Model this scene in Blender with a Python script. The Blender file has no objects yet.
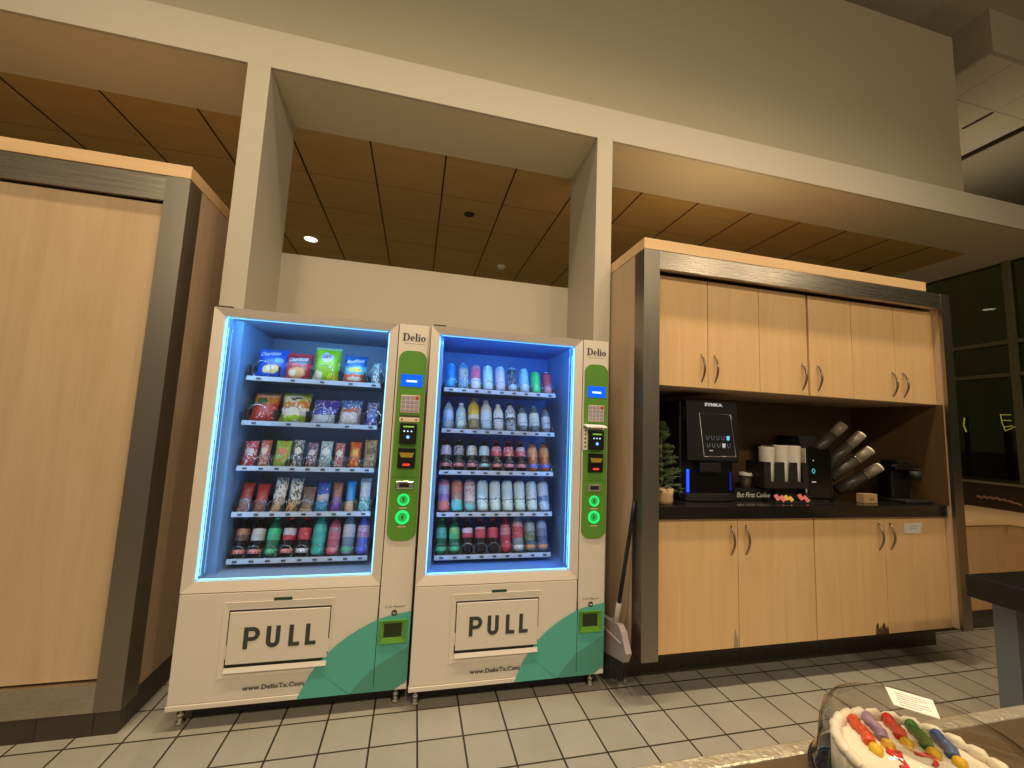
import bpy, bmesh, math, random
from mathutils import Vector, Matrix
random.seed(7)
C = bpy.context.scene.collection
PI = math.pi

# ------------------------------------------------------------------ materials
def _new(name):
    m = bpy.data.materials.new(name); m.use_nodes = True
    nt = m.node_tree
    return m, nt, nt.nodes['Principled BSDF']
def _rgba(c): return (c[0], c[1], c[2], 1.0)
def mat(name, col, rough=.5, metal=0., spec=.5, emit=None, estr=0., var=0., vscale=8., bump=0., bscale=40., coat=0.):
    m, nt, p = _new(name)
    p.inputs['Base Color'].default_value = _rgba(col)
    p.inputs['Roughness'].default_value = rough
    p.inputs['Metallic'].default_value = metal
    p.inputs['Specular IOR Level'].default_value = spec
    p.inputs['Coat Weight'].default_value = coat
    if emit:
        p.inputs['Emission Color'].default_value = _rgba(emit); p.inputs['Emission Strength'].default_value = estr
    if var or bump:
        tc = nt.nodes.new('ShaderNodeTexCoord')
    if var:
        n = nt.nodes.new('ShaderNodeTexNoise'); n.inputs['Scale'].default_value = vscale; n.inputs['Detail'].default_value = 4
        nt.links.new(tc.outputs['Object'], n.inputs['Vector'])
        mx = nt.nodes.new('ShaderNodeMix'); mx.data_type = 'RGBA'
        mx.inputs[6].default_value = _rgba([max(0, c*(1-var)) for c in col]); mx.inputs[7].default_value = _rgba([min(1, c*(1+var)) for c in col])
        nt.links.new(n.outputs['Fac'], mx.inputs[0]); nt.links.new(mx.outputs[2], p.inputs['Base Color'])
    if bump:
        n2 = nt.nodes.new('ShaderNodeTexNoise'); n2.inputs['Scale'].default_value = bscale; n2.inputs['Detail'].default_value = 5
        nt.links.new(tc.outputs['Object'], n2.inputs['Vector'])
        b = nt.nodes.new('ShaderNodeBump'); b.inputs['Strength'].default_value = bump; b.inputs['Distance'].default_value = .01
        nt.links.new(n2.outputs['Fac'], b.inputs['Height']); nt.links.new(b.outputs['Normal'], p.inputs['Normal'])
    return m
def wood(name, c1, c2, rough=.4, scale=(14, 14, .9), spec=.4, wob=1.):
    m, nt, p = _new(name)
    tc = nt.nodes.new('ShaderNodeTexCoord'); mp = nt.nodes.new('ShaderNodeMapping'); mp.inputs['Scale'].default_value = scale
    nt.links.new(tc.outputs['Object'], mp.inputs['Vector'])
    n = nt.nodes.new('ShaderNodeTexNoise'); n.inputs['Scale'].default_value = 1.; n.inputs['Detail'].default_value = 6; n.inputs['Distortion'].default_value = wob
    n2 = nt.nodes.new('ShaderNodeTexNoise'); n2.inputs['Scale'].default_value = 7.; n2.inputs['Detail'].default_value = 3
    nt.links.new(mp.outputs['Vector'], n.inputs['Vector']); nt.links.new(mp.outputs['Vector'], n2.inputs['Vector'])
    a = nt.nodes.new('ShaderNodeMath'); a.operation = 'MULTIPLY_ADD'; a.inputs[1].default_value = .35
    nt.links.new(n2.outputs['Fac'], a.inputs[0]); nt.links.new(n.outputs['Fac'], a.inputs[2])
    r = nt.nodes.new('ShaderNodeValToRGB')
    r.color_ramp.elements[0].position = .42; r.color_ramp.elements[0].color = _rgba(c1)
    r.color_ramp.elements[1].position = .95; r.color_ramp.elements[1].color = _rgba(c2)
    nt.links.new(a.outputs[0], r.inputs[0]); nt.links.new(r.outputs[0], p.inputs['Base Color'])
    p.inputs['Roughness'].default_value = rough; p.inputs['Specular IOR Level'].default_value = spec
    return m
def brushed(name, col, rough=.32, axis='x', var=.12):
    m, nt, p = _new(name)
    tc = nt.nodes.new('ShaderNodeTexCoord'); mp = nt.nodes.new('ShaderNodeMapping')
    mp.inputs['Scale'].default_value = {'x': (3, 200, 200), 'z': (200, 200, 3)}[axis]
    nt.links.new(tc.outputs['Object'], mp.inputs['Vector'])
    n = nt.nodes.new('ShaderNodeTexNoise'); n.inputs['Scale'].default_value = 1; n.inputs['Detail'].default_value = 3
    nt.links.new(mp.outputs['Vector'], n.inputs['Vector'])
    mr = nt.nodes.new('ShaderNodeMapRange'); mr.inputs['To Min'].default_value = rough-.08; mr.inputs['To Max'].default_value = rough+.1
    nt.links.new(n.outputs['Fac'], mr.inputs['Value']); nt.links.new(mr.outputs['Result'], p.inputs['Roughness'])
    p.inputs['Base Color'].default_value = _rgba(col); p.inputs['Metallic'].default_value = 1.
    return m
def grid_mat(name, c1, c2, mortar, size, origin, msize, rough=.35, smooth=.1, bump=.25, spec=.5, var=.06):
    m, nt, p = _new(name)
    tc = nt.nodes.new('ShaderNodeTexCoord'); mp = nt.nodes.new('ShaderNodeMapping')
    mp.inputs['Location'].default_value = (-origin[0], -origin[1], 0)
    nt.links.new(tc.outputs['Object'], mp.inputs['Vector'])
    br = nt.nodes.new('ShaderNodeTexBrick'); br.offset = 0; br.squash = 1
    br.inputs['Color1'].default_value = _rgba(c1); br.inputs['Color2'].default_value = _rgba(c2); br.inputs['Mortar'].default_value = _rgba(mortar)
    br.inputs['Scale'].default_value = 1; br.inputs['Mortar Size'].default_value = msize; br.inputs['Mortar Smooth'].default_value = smooth
    br.inputs['Bias'].default_value = 0; br.inputs['Brick Width'].default_value = size; br.inputs['Row Height'].default_value = size
    nt.links.new(mp.outputs['Vector'], br.inputs['Vector'])
    n = nt.nodes.new('ShaderNodeTexNoise'); n.inputs['Scale'].default_value = 5; n.inputs['Detail'].default_value = 6
    nt.links.new(tc.outputs['Object'], n.inputs['Vector'])
    mr = nt.nodes.new('ShaderNodeMapRange'); mr.inputs['To Min'].default_value = 1-2*var; mr.inputs['To Max'].default_value = 1+2*var
    nt.links.new(n.outputs['Fac'], mr.inputs['Value'])
    vm = nt.nodes.new('ShaderNodeVectorMath'); vm.operation = 'SCALE'
    nt.links.new(br.outputs['Color'], vm.inputs[0]); nt.links.new(mr.outputs['Result'], vm.inputs['Scale'])
    nt.links.new(vm.outputs[0], p.inputs['Base Color'])
    b = nt.nodes.new('ShaderNodeBump'); b.inputs['Strength'].default_value = bump; b.inputs['Distance'].default_value = .004; b.invert = True
    nt.links.new(br.outputs['Fac'], b.inputs['Height']); nt.links.new(b.outputs['Normal'], p.inputs['Normal'])
    p.inputs['Roughness'].default_value = rough; p.inputs['Specular IOR Level'].default_value = spec
    return m
def glass(name, tint=(1, 1, 1), gloss=1., rough=0., ior=1.45):
    m = bpy.data.materials.new(name); m.use_nodes = True; nt = m.node_tree; nt.nodes.clear()
    o = nt.nodes.new('ShaderNodeOutputMaterial'); t = nt.nodes.new('ShaderNodeBsdfTransparent'); g = nt.nodes.new('ShaderNodeBsdfGlossy')
    t.inputs['Color'].default_value = _rgba(tint); g.inputs['Roughness'].default_value = rough
    f = nt.nodes.new('ShaderNodeLayerWeight'); f.inputs['Blend'].default_value = .5
    pw = nt.nodes.new('ShaderNodeMath'); pw.operation = 'POWER'; pw.inputs[1].default_value = 5
    mu = nt.nodes.new('ShaderNodeMath'); mu.operation = 'MULTIPLY_ADD'; mu.inputs[1].default_value = .9*gloss; mu.inputs[2].default_value = .04*gloss; mu.use_clamp = True
    nt.links.new(f.outputs['Facing'], pw.inputs[0]); f = pw
    x = nt.nodes.new('ShaderNodeMixShader')
    nt.links.new(f.outputs[0], mu.inputs[0]); nt.links.new(mu.outputs[0], x.inputs[0]); nt.links.new(t.outputs[0], x.inputs[1]); nt.links.new(g.outputs[0], x.inputs[2])
    nt.links.new(x.outputs[0], o.inputs['Surface'])
    return m
_pk = [0]
def pack(bands, blobs=(), mottled=None, rough=.32, seed=0, mscale=6.):
    """printed wrapper: bands [(height 0..1, colour)], blobs [(cx, cz, rx, rz, colour)] in the wrapper's own box, mottled (colour, threshold)"""
    _pk[0] += 1
    m, nt, p = _new('wrapper_%d' % _pk[0])
    tc = nt.nodes.new('ShaderNodeTexCoord'); sp = nt.nodes.new('ShaderNodeSeparateXYZ')
    n = nt.nodes.new('ShaderNodeTexNoise'); n.inputs['Scale'].default_value = mscale; n.inputs['Detail'].default_value = 2; n.noise_dimensions = '4D'; n.inputs['W'].default_value = seed + _pk[0]*1.7
    nt.links.new(tc.outputs['Generated'], n.inputs['Vector'])
    wv = nt.nodes.new('ShaderNodeVectorMath'); wv.operation = 'MULTIPLY_ADD'; wv.inputs[1].default_value = (.18, .18, .18)
    off = nt.nodes.new('ShaderNodeVectorMath'); off.operation = 'SUBTRACT'; off.inputs[1].default_value = (.09, .09, .09)
    nt.links.new(n.outputs['Color'], wv.inputs[0]); nt.links.new(tc.outputs['Generated'], wv.inputs[2]); nt.links.new(wv.outputs[0], off.inputs[0])
    nt.links.new(off.outputs[0], sp.inputs[0])
    r = nt.nodes.new('ShaderNodeValToRGB'); r.color_ramp.interpolation = 'CONSTANT'
    el = r.color_ramp.elements
    el[0].position = 0; el[0].color = _rgba(bands[0][1]); el[1].position = bands[1][0] if len(bands) > 1 else .999; el[1].color = _rgba(bands[min(1, len(bands)-1)][1])
    for z, c in bands[2:]:
        e = el.new(z); e.color = _rgba(c)
    nt.links.new(sp.outputs['Z'], r.inputs[0]); cur = r.outputs[0]
    def over(fac, colr, cur):
        mx = nt.nodes.new('ShaderNodeMix'); mx.data_type = 'RGBA'; mx.inputs[7].default_value = _rgba(colr)
        nt.links.new(fac, mx.inputs[0]); nt.links.new(cur, mx.inputs[6]); return mx.outputs[2]
    if mottled:
        n3 = nt.nodes.new('ShaderNodeTexNoise'); n3.inputs['Scale'].default_value = mscale*1.6; n3.inputs['Detail'].default_value = 1; n3.noise_dimensions = '4D'; n3.inputs['W'].default_value = _pk[0]*3.1
        nt.links.new(tc.outputs['Generated'], n3.inputs['Vector'])
        g = nt.nodes.new('ShaderNodeMath'); g.operation = 'GREATER_THAN'; g.inputs[1].default_value = mottled[1]
        nt.links.new(n3.outputs['Fac'], g.inputs[0]); cur = over(g.outputs[0], mottled[0], cur)
    for (cx, cz, rx, rz, colr) in blobs:
        s = nt.nodes.new('ShaderNodeVectorMath'); s.operation = 'SUBTRACT'; s.inputs[1].default_value = (cx, 0, cz)
        d = nt.nodes.new('ShaderNodeVectorMath'); d.operation = 'MULTIPLY'; d.inputs[1].default_value = (1/rx, 0, 1/rz)
        l = nt.nodes.new('ShaderNodeVectorMath'); l.operation = 'LENGTH'
        lt = nt.nodes.new('ShaderNodeMath'); lt.operation = 'LESS_THAN'; lt.inputs[1].default_value = 1
        nt.links.new(off.outputs[0], s.inputs[0]); nt.links.new(s.outputs[0], d.inputs[0]); nt.links.new(d.outputs[0], l.inputs[0]); nt.links.new(l.outputs['Value'], lt.inputs[0])
        cur = over(lt.outputs[0], colr, cur)
    nt.links.new(cur, p.inputs['Base Color']); p.inputs['Roughness'].default_value = rough
    b = nt.nodes.new('ShaderNodeBump'); b.inputs['Strength'].default_value = .25; b.inputs['Distance'].default_value = .004
    nt.links.new(n.outputs['Fac'], b.inputs['Height']); nt.links.new(b.outputs['Normal'], p.inputs['Normal'])
    return m

# ------------------------------------------------------------------ geometry helpers (all in world coordinates)
def BM(): return bmesh.new()
def bx(bm, x0, x1, y0, y1, z0, z1, bev=0.):
    vs = [bm.verts.new((x, y, z)) for x in (x0, x1) for y in (y0, y1) for z in (z0, z1)]
    fs = [bm.faces.new([vs[i] for i in q]) for q in ((0, 1, 3, 2), (4, 6, 7, 5), (0, 4, 5, 1), (2, 3, 7, 6), (0, 2, 6, 4), (1, 5, 7, 3))]
    if bev:
        es = list({e for f in fs for e in f.edges})
        bmesh.ops.bevel(bm, geom=es, offset=bev, segments=2, affect='EDGES', profile=.5)
    return bm
def prism(bm, pts, y0, y1):
    """polygon in x,z (any winding) extruded from y0 (front) to y1"""
    a = [bm.verts.new((x, y0, z)) for x, z in pts]; b = [bm.verts.new((x, y1, z)) for x, z in pts]
    n = len(pts)
    bm.faces.new(a); bm.faces.new(b[::-1])
    for i in range(n): bm.faces.new((a[i], b[i], b[(i+1) % n], a[(i+1) % n]))
    bmesh.ops.recalc_face_normals(bm, faces=bm.faces[:])
    return bm
def prism_x(bm, pts, x0, x1):
    """polygon in y,z extruded along x"""
    a = [bm.verts.new((x0, y, z)) for y, z in pts]; b = [bm.verts.new((x1, y, z)) for y, z in pts]
    n = len(pts)
    bm.faces.new(a); bm.faces.new(b[::-1])
    for i in range(n): bm.faces.new((a[i], b[i], b[(i+1) % n], a[(i+1) % n]))
    bmesh.ops.recalc_face_normals(bm, faces=bm.faces[:])
    return bm
def frame_xz(bm, o, i, y0, y1, yi=None):
    """rectangular frame; o,i = (x0,x1,z0,z1); yi = depth of the inner front edge"""
    yi = y0 if yi is None else yi
    def ring(r, y): return [bm.verts.new(v) for v in ((r[0], y, r[2]), (r[1], y, r[2]), (r[1], y, r[3]), (r[0], y, r[3]))]
    A, B, D, E_ = ring(o, y0), ring(i, yi), ring(i, y1), ring(o, y1)
    for P, Q in ((A, B), (B, D), (D, E_), (E_, A)):
        for k in range(4): bm.faces.new((P[k], P[(k+1) % 4], Q[(k+1) % 4], Q[k]))
    bmesh.ops.recalc_face_normals(bm, faces=bm.faces[:])
    return bm
def lathe(bm, prof, seg=24, c=(0, 0, 0), cap0=True, cap1=True, M=None):
    rings = []
    for r, z in prof:
        rings.append([bm.verts.new((c[0]+r*math.cos(2*PI*k/seg), c[1]+r*math.sin(2*PI*k/seg), c[2]+z)) for k in range(seg)])
    fs = []
    for a, b in zip(rings, rings[1:]):
        for k in range(seg): fs.append(bm.faces.new((a[k], a[(k+1) % seg], b[(k+1) % seg], b[k])))
    for f in fs: f.smooth = True
    if cap0: bm.faces.new(rings[0][::-1])
    if cap1: bm.faces.new(rings[-1])
    if M: bmesh.ops.transform(bm, matrix=M, verts=[v for r in rings for v in r])
    return bm
def tube(bm, pts, r, seg=8, closed=False, caps=True, smooth=True):
    pts = [Vector(p) for p in pts]; n = len(pts); rs = r if isinstance(r, (list, tuple)) else [r]*n
    rings = []; up = None
    for i, p in enumerate(pts):
        t = (pts[(i+1) % n] - pts[i-1]) if closed else (pts[min(i+1, n-1)] - pts[max(i-1, 0)])
        t.normalize()
        if up is None: up = Vector((0, 0, 1)) if abs(t.z) < .9 else Vector((1, 0, 0))
        s = t.cross(up)
        if s.length < 1e-4: s = t.orthogonal()
        s.normalize(); up = s.cross(t).normalized()
        rings.append([bm.verts.new(p + rs[i]*(math.cos(2*PI*k/seg)*s + math.sin(2*PI*k/seg)*up)) for k in range(seg)])
    for i in range(n if closed else n-1):
        a, b = rings[i], rings[(i+1) % n]
        for k in range(seg):
            f = bm.faces.new((a[k], a[(k+1) % seg], b[(k+1) % seg], b[k])); f.smooth = smooth
    if caps and not closed: bm.faces.new(rings[0][::-1]); bm.faces.new(rings[-1])
    bmesh.ops.recalc_face_normals(bm, faces=bm.faces[:])
    return bm
def rrect(x0, x1, z0, z1, r, n=6):
    out = []
    for cx, cz, a in ((x1-r, z1-r, 0), (x0+r, z1-r, PI/2), (x0+r, z0+r, PI), (x1-r, z0+r, 1.5*PI)):
        for k in range(n+1): out.append((cx+r*math.cos(a+k*PI/2/n), cz+r*math.sin(a+k*PI/2/n)))
    return out
def disc_pts(cx, cz, r, n=24): return [(cx+r*math.cos(2*PI*k/n), cz+r*math.sin(2*PI*k/n)) for k in range(n)]
def wloc(o):
    v = Vector((0, 0, 0))
    while o: v += o.location; o = o.parent
    return v
def obj(name, bm, m, parent=None, label=None):
    """link bm as ONE mesh object; a top-level one gets its origin at its base"""
    if parent is not None: off = wloc(parent); loc = Vector((0, 0, 0))
    else:
        xs = [v.co for v in bm.verts]
        mn = [min(v[i] for v in xs) for i in range(3)]; mxx = [max(v[i] for v in xs) for i in range(3)]
        off = loc = Vector(((mn[0]+mxx[0])/2, (mn[1]+mxx[1])/2, mn[2]))
    bm.verts.index_update()
    for v in bm.verts: v.co = v.co - off
    me = bpy.data.meshes.new(name); bm.to_mesh(me); bm.free(); me.materials.append(m)
    o = bpy.data.objects.new(name, me); C.objects.link(o); o.location = loc
    if parent is not None: o.parent = parent
    if label: o['label'] = label
    return o
def tag(o, label, cat, group=None):
    if len(label.replace(',', '').split()) > 16: label = label.replace(' from left', '')
    if len(label.split()) > 16: label = label.replace(' of the ', ' of ')
    if len(label.split()) > 16: label = label.replace(' candy', '').replace(' drink', '')
    o['label'] = label; o['category'] = cat
    if group: o['group'] = group
    return o
def thing(name, label, cat, loc, group=None):
    o = bpy.data.objects.new(name, None); C.objects.link(o); o.location = loc; o.empty_display_size = .05
    return tag(o, label, cat, group)
def struct(name, bm, m, parent=None):
    """a piece of the setting; its mesh stays in world coordinates"""
    if parent is not None: return obj(name, bm, m, parent)
    me = bpy.data.meshes.new(name); bm.to_mesh(me); bm.free(); me.materials.append(m)
    o = bpy.data.objects.new(name, me); C.objects.link(o); o['kind'] = 'structure'
    return o
def copy_tree(o, parent=None):
    c = o.copy(); C.objects.link(c)
    if parent is not None: c.parent = parent
    for ch in list(o.children): copy_tree(ch, c)
    return c
def text_bm(s, size, x, z, y, depth=.0008, align='LEFT', slant=0., wide=1., fit=None, bold=0.):
    cu = bpy.data.curves.new('txt', 'FONT'); cu.body = s; cu.size = size; cu.align_x = align; cu.resolution_u = 3; cu.shear = slant; cu.offset = bold
    o = bpy.data.objects.new('txt', cu); C.objects.link(o)
    dg = bpy.context.evaluated_depsgraph_get(); me = bpy.data.meshes.new_from_object(o.evaluated_get(dg))
    bpy.data.objects.remove(o); bpy.data.curves.remove(cu)
    bm = BM(); bm.from_mesh(me); bpy.data.meshes.remove(me)
    if fit:
        xs = [v.co.x for v in bm.verts]; wide = fit/(max(xs)-min(xs)); x0 = min(xs)
        for v in bm.verts: v.co.x -= x0
    for v in bm.verts: v.co = Vector((x + v.co.x*wide, y, z + v.co.y))
    return bm

# ------------------------------------------------------------------ palette
M = {}
M['plaster'] = mat('plaster', (.48, .43, .35), .85, var=.03, vscale=3, bump=.05, bscale=120)
M['plaster_light'] = mat('plaster_light', (.53, .485, .405), .8, var=.02, vscale=3, bump=.05, bscale=120)
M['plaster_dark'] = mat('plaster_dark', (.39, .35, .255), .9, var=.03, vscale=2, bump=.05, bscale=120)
M['ceiling_plaster'] = mat('ceiling_plaster', (.70, .63, .46), .85, var=.02, vscale=3, bump=.05, bscale=120)
M['acoustic'] = mat('acoustic', (.62, .56, .44), .95, var=.08, vscale=150)
M['floor'] = grid_mat('floor_tile', (.35, .325, .28), (.32, .295, .255), (.035, .026, .02), .2031, (1.3151 % .2031, .0611 % .2031), .0045, rough=.42, bump=.3, spec=.35, var=.08)
M['darktile'] = grid_mat('dark_tile', (.055, .042, .030), (.05, .038, .028), (.02, .016, .012), .2031, (.07, .05), .003, rough=.4, bump=.1)
M['maple'] = wood('maple', (.73, .465, .225), (.82, .55, .29), .38, spec=.35)
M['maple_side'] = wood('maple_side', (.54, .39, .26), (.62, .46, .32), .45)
M['maple_h'] = wood('maple_h', (.74, .49, .255), (.83, .57, .32), .4, scale=(.9, 14, 14))
M['maple_pale'] = wood('maple_pale', (.56, .395, .235), (.65, .475, .30), .4, spec=.35)
M['walnut'] = wood('brown_laminate', (.10, .058, .024), (.125, .07, .03), .5)
M['ceilwood'] = wood('ceiling_wood', (.50, .335, .12), (.60, .41, .155), .33, scale=(1.2, 9, 9), spec=.3)
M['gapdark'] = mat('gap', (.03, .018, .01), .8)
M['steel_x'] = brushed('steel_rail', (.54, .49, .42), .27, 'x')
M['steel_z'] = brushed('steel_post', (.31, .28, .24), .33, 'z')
M['chrome'] = mat('chrome', (.75, .72, .68), .15, 1.)
M['handle'] = mat('handle_metal', (.30, .25, .20), .3, 1.)
M['granite'] = mat('granite', (.014, .012, .011), .12, spec=.5, var=.5, vscale=300)
M['cream'] = mat('machine_cream', (.76, .69, .61), .42, spec=.35)
M['alu'] = mat('door_aluminium', (.78, .69, .60), .36, .15)
M['machine_side'] = mat('machine_side', (.30, .25, .20), .6)
M['mdark'] = mat('machine_dark', (.012, .012, .014), .4)
M['mgreen'] = mat('panel_green', (.11, .30, .035), .35)
M['coingreen'] = mat('coin_green', (.12, .32, .03), .4)
M['teal'] = mat('swoosh_teal', (.10, .46, .39), .42, spec=.35)
M['teal2'] = mat('swoosh_dark', (.08, .32, .25), .42, spec=.35)
M['ink'] = mat('ink', (.045, .05, .045), .5)
M['inkline'] = mat('ink_line', (.45, .38, .30), .6)
M['wall_in'] = mat('inner_wall', (.20, .30, .46), .38, spec=.5)
M['wall_side'] = mat('inner_side', (.22, .42, .72), .16, spec=.7)
M['tray'] = mat('tray_steel', (.16, .19, .24), .35, .3)
M['rail'] = mat('price_rail', (.42, .50, .60), .35)
M['wire'] = mat('coil_wire', (.55, .58, .62), .25, 1.)
M['divider'] = mat('divider', (.03, .035, .045), .5)
M['led'] = mat('led', (.5, .8, 1), .5, emit=(.22, .72, 1.), estr=1.5)
M['streak_faint'] = mat('streak_faint', (.4, .7, 1), .4, emit=(.16, .55, 1.), estr=.8)
M['led2'] = mat('led_hidden', (.5, .8, 1), .5, emit=(.24, .60, 1.), estr=70.)
M['glass'] = glass('door_glass', (.97, .985, 1), .45)
M['screen'] = mat('blue_screen', (.0, .02, .1), .2, emit=(.0, .13, 1.), estr=.95)
M['screenbar'] = mat('screen_text', (.5, .7, 1), .4, emit=(.45, .75, 1.), estr=1.2)
M['keys'] = mat('key', (.34, .35, .50), .4)
M['keyred'] = mat('key_red', (.5, .05, .03), .4)
M['keyplate'] = mat('key_plate', (.74, .52, .43), .4)
M['blackgloss'] = mat('black_gloss', (.008, .008, .009), .15)
M['blackmatte'] = mat('black_matte', (.013, .012, .012), .55)
M['white'] = mat('white', (.80, .78, .74), .5)
M['ringlight'] = mat('ring_light', (.02, .3, .05), .4, emit=(.0, 1., .22), estr=.85)
M['bluedot'] = mat('blue_dot', (.1, .2, 1), .4, emit=(.1, .25, 1), estr=3)
M['reddot'] = mat('red_dot', (.6, 0, 0), .4, emit=(1, .05, .05), estr=1.)
M['grntext'] = mat('green_text', (.2, .5, .05), .4, emit=(.25, .6, .05), estr=.5)
M['gold'] = mat('gold', (.55, .38, .05), .35, .5)
M['sticker'] = mat('sticker', (.85, .66, .52), .5)

# ------------------------------------------------------------------ camera
R_ = Vector((0.9724725, -0.2291656, 0.0419457)); U_ = Vector((-0.0647241, -0.0928007, 0.9935788)); F_ = Vector((0.2238014, 0.9689537, 0.1050797))
CAM = Vector((-.0024, -2.1313, 1.3950))
cam = bpy.data.cameras.new('camera'); cam.sensor_width = 36; cam.sensor_fit = 'HORIZONTAL'; cam.lens = 408.83/1024*36; cam.clip_start = .02; cam.clip_end = 100
co = bpy.data.objects.new('camera', cam); C.objects.link(co)
mw = Matrix.Identity(4)
for i in range(3): mw[i][0] = R_[i]; mw[i][1] = U_[i]; mw[i][2] = -F_[i]; mw[i][3] = CAM[i]
co.matrix_world = mw
bpy.context.scene.camera = co

# ------------------------------------------------------------------ the setting
K = 1.119
ZC = 3.374; YB = .27; YN = .756; XW = 6.02
struct('floor', bx(BM(), -7, 9, -6, 8, -.1, 0), M['floor'])
b = BM(); bx(b, -7, XW+.1, YB+.02, YN, ZC, ZC+.03); struct('ceiling', b, M['ceiling_plaster'])
struct('ceiling.001', bx(BM(), 5.427, XW+.1, YN, 8, ZC, ZC+.03), M['ceiling_plaster'])
b = BM(); bx(b, -7, 5.427, YN, 8, ZC, ZC+.03)
M['seam'] = mat('panel_seam', (.24, .15, .05), .6)
PIT = .5364; X0 = .0926
M['ceilpanels'] = M['ceilwood']
wc = struct('ceiling.002', b, M['ceilwood'])
for k in range(-10, 11):                                   # open joints between the wooden ceiling panels
    x = X0 + k*PIT
    if x < 5.42: struct('trim_%d' % (k+20), bx(BM(), x-.006, x+.006, YN, 5, ZC-.003, ZC+.001), M['gapdark'])
for k in range(1, 5):
    y = .756 + k*PIT
    struct('trim_%d' % (k+40), bx(BM(), -6, 5.42, y-.002, y+.002, ZC-.0015, ZC+.001), M['seam'])
struct('beam', bx(BM(), -7, 7.2, YB, YB+.02, 3.3735, 3.605), M['plaster_light'])
struct('column', bx(bx(BM(), -1.049, -.932, YB, YB+.06, 0, 3.373), -1.049, -.932, YB+.06, YN, 0, 3.373), M['plaster_light'])
struct('column.001', bx(bx(BM(), 1.076, 1.188, YB, YB+.06, 0, 3.373), 1.076, 1.188, YB+.06, YN, 0, 3.373), M['plaster_light'])
struct('wall_back', bx(BM(), -.932, 1.076, YN, YN+.12, 0, 2.478), M['plaster'])
struct('wall_far', bx(BM(), -7, XW+.2, 7.9, 8, 0, ZC), M['plaster_dark'])
struct('wall_left', bx(BM(), -7.1, -7, -6, 8, 0, 7), M['plaster_dark'])
# wall above the beam, and the raised ceilings of the taller space to the right
struct('wall_upper', bx(BM(), -7, 4.588, YB+.03, YB+.2, 3.6, 5.14), M['plaster_dark'])
struct('ceiling.003', bx(BM(), 6.60, 9.2, YB+.2, 6, 5.03, 5.085), M['plaster_dark'])
struct('trim_51', bx(BM(), 6.585, 6.60, YB+.2, 6, 5.04, 5.0885), M['gapdark'])  # dark strip stands for the shade band on the soffit's side
b = BM(); bx(b, 5.065, 9, .29, 6, 5.09, 5.10)
M['tiles'] = grid_mat('ceiling_tile', (.60, .53, .40), (.58, .51, .385), (.36, .31, .22), .61, (6.0 % .61, .744 % .61), .006, rough=.95, bump=.05, var=.04)
struct('ceiling.004', b, M['tiles'])
struct('trim_50', bx(BM(), 5.99, 6.02, .76, 1.02, 5.083, 5.091), M['gapdark'])
struct('wall_fascia', bx(BM(), 5.03, 5.065, .29, 6, 5.09, 5.53), M['plaster_dark'])
struct('wall_fascia.001', bx(BM(), 5.03, 9, .255, .29, 5.09, 5.53), M['plaster_dark'])
struct('ceiling.005', bx(BM(), -7, 12, -6, 8, 5.53, 5.6), M['plaster_dark'])
# window wall on the right
M['frame_green'] = mat('mullion', (.20, .18, .11), .45, .3)
M['winglass'] = glass('window_glass', (.50, .52, .42), 1.0, 0., 1.5)
w = BM(); bx(w, XW, XW+.012, -4, 8, 1.03, ZC); struct('window_1', w, M['winglass'])
win = bpy.data.objects['window_1']
ym = .760
for k in range(-4, 7):
    y = ym + k*1.22
    struct('window_mullion', bx(BM(), XW-.05, XW+.06, y-.023, y+.023, 1.0, ZC), M['frame_green'], win)
for z in (2.503, 2.158, 1.03):
    struct('window_rail', bx(BM(), XW-.04, XW+.06, -4, 8, z-.019, z+.019), M['frame_green'], win)
M['plinth'] = mat('window_plinth', (.035, .022, .014), .18)
struct('wall_right', bx(BM(), 5.42, XW+.1, -4, 8, 0, 1.064), M['plinth'])
struct('trim_60', bx(BM(), 5.405, 5.425, -4, 8, 1.045, 1.066), M['frame_green'])
M['night'] = mat('night_ground', (.004, .004, .004), .9)
M['backdrop'] = mat('backdrop_paint', (.20, .19, .12), .9, var=.4, vscale=.6)
struct('night_backdrop', bx(BM(), 16, 16.3, -14, 30, -.1, 12), M['backdrop'])  # added backdrop hides the world; its olive tone stands for ceiling reflections
struct('ground_outside', bx(BM(), XW+.2, 30, -20, 30, -.15, -.05), M['night'])

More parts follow.
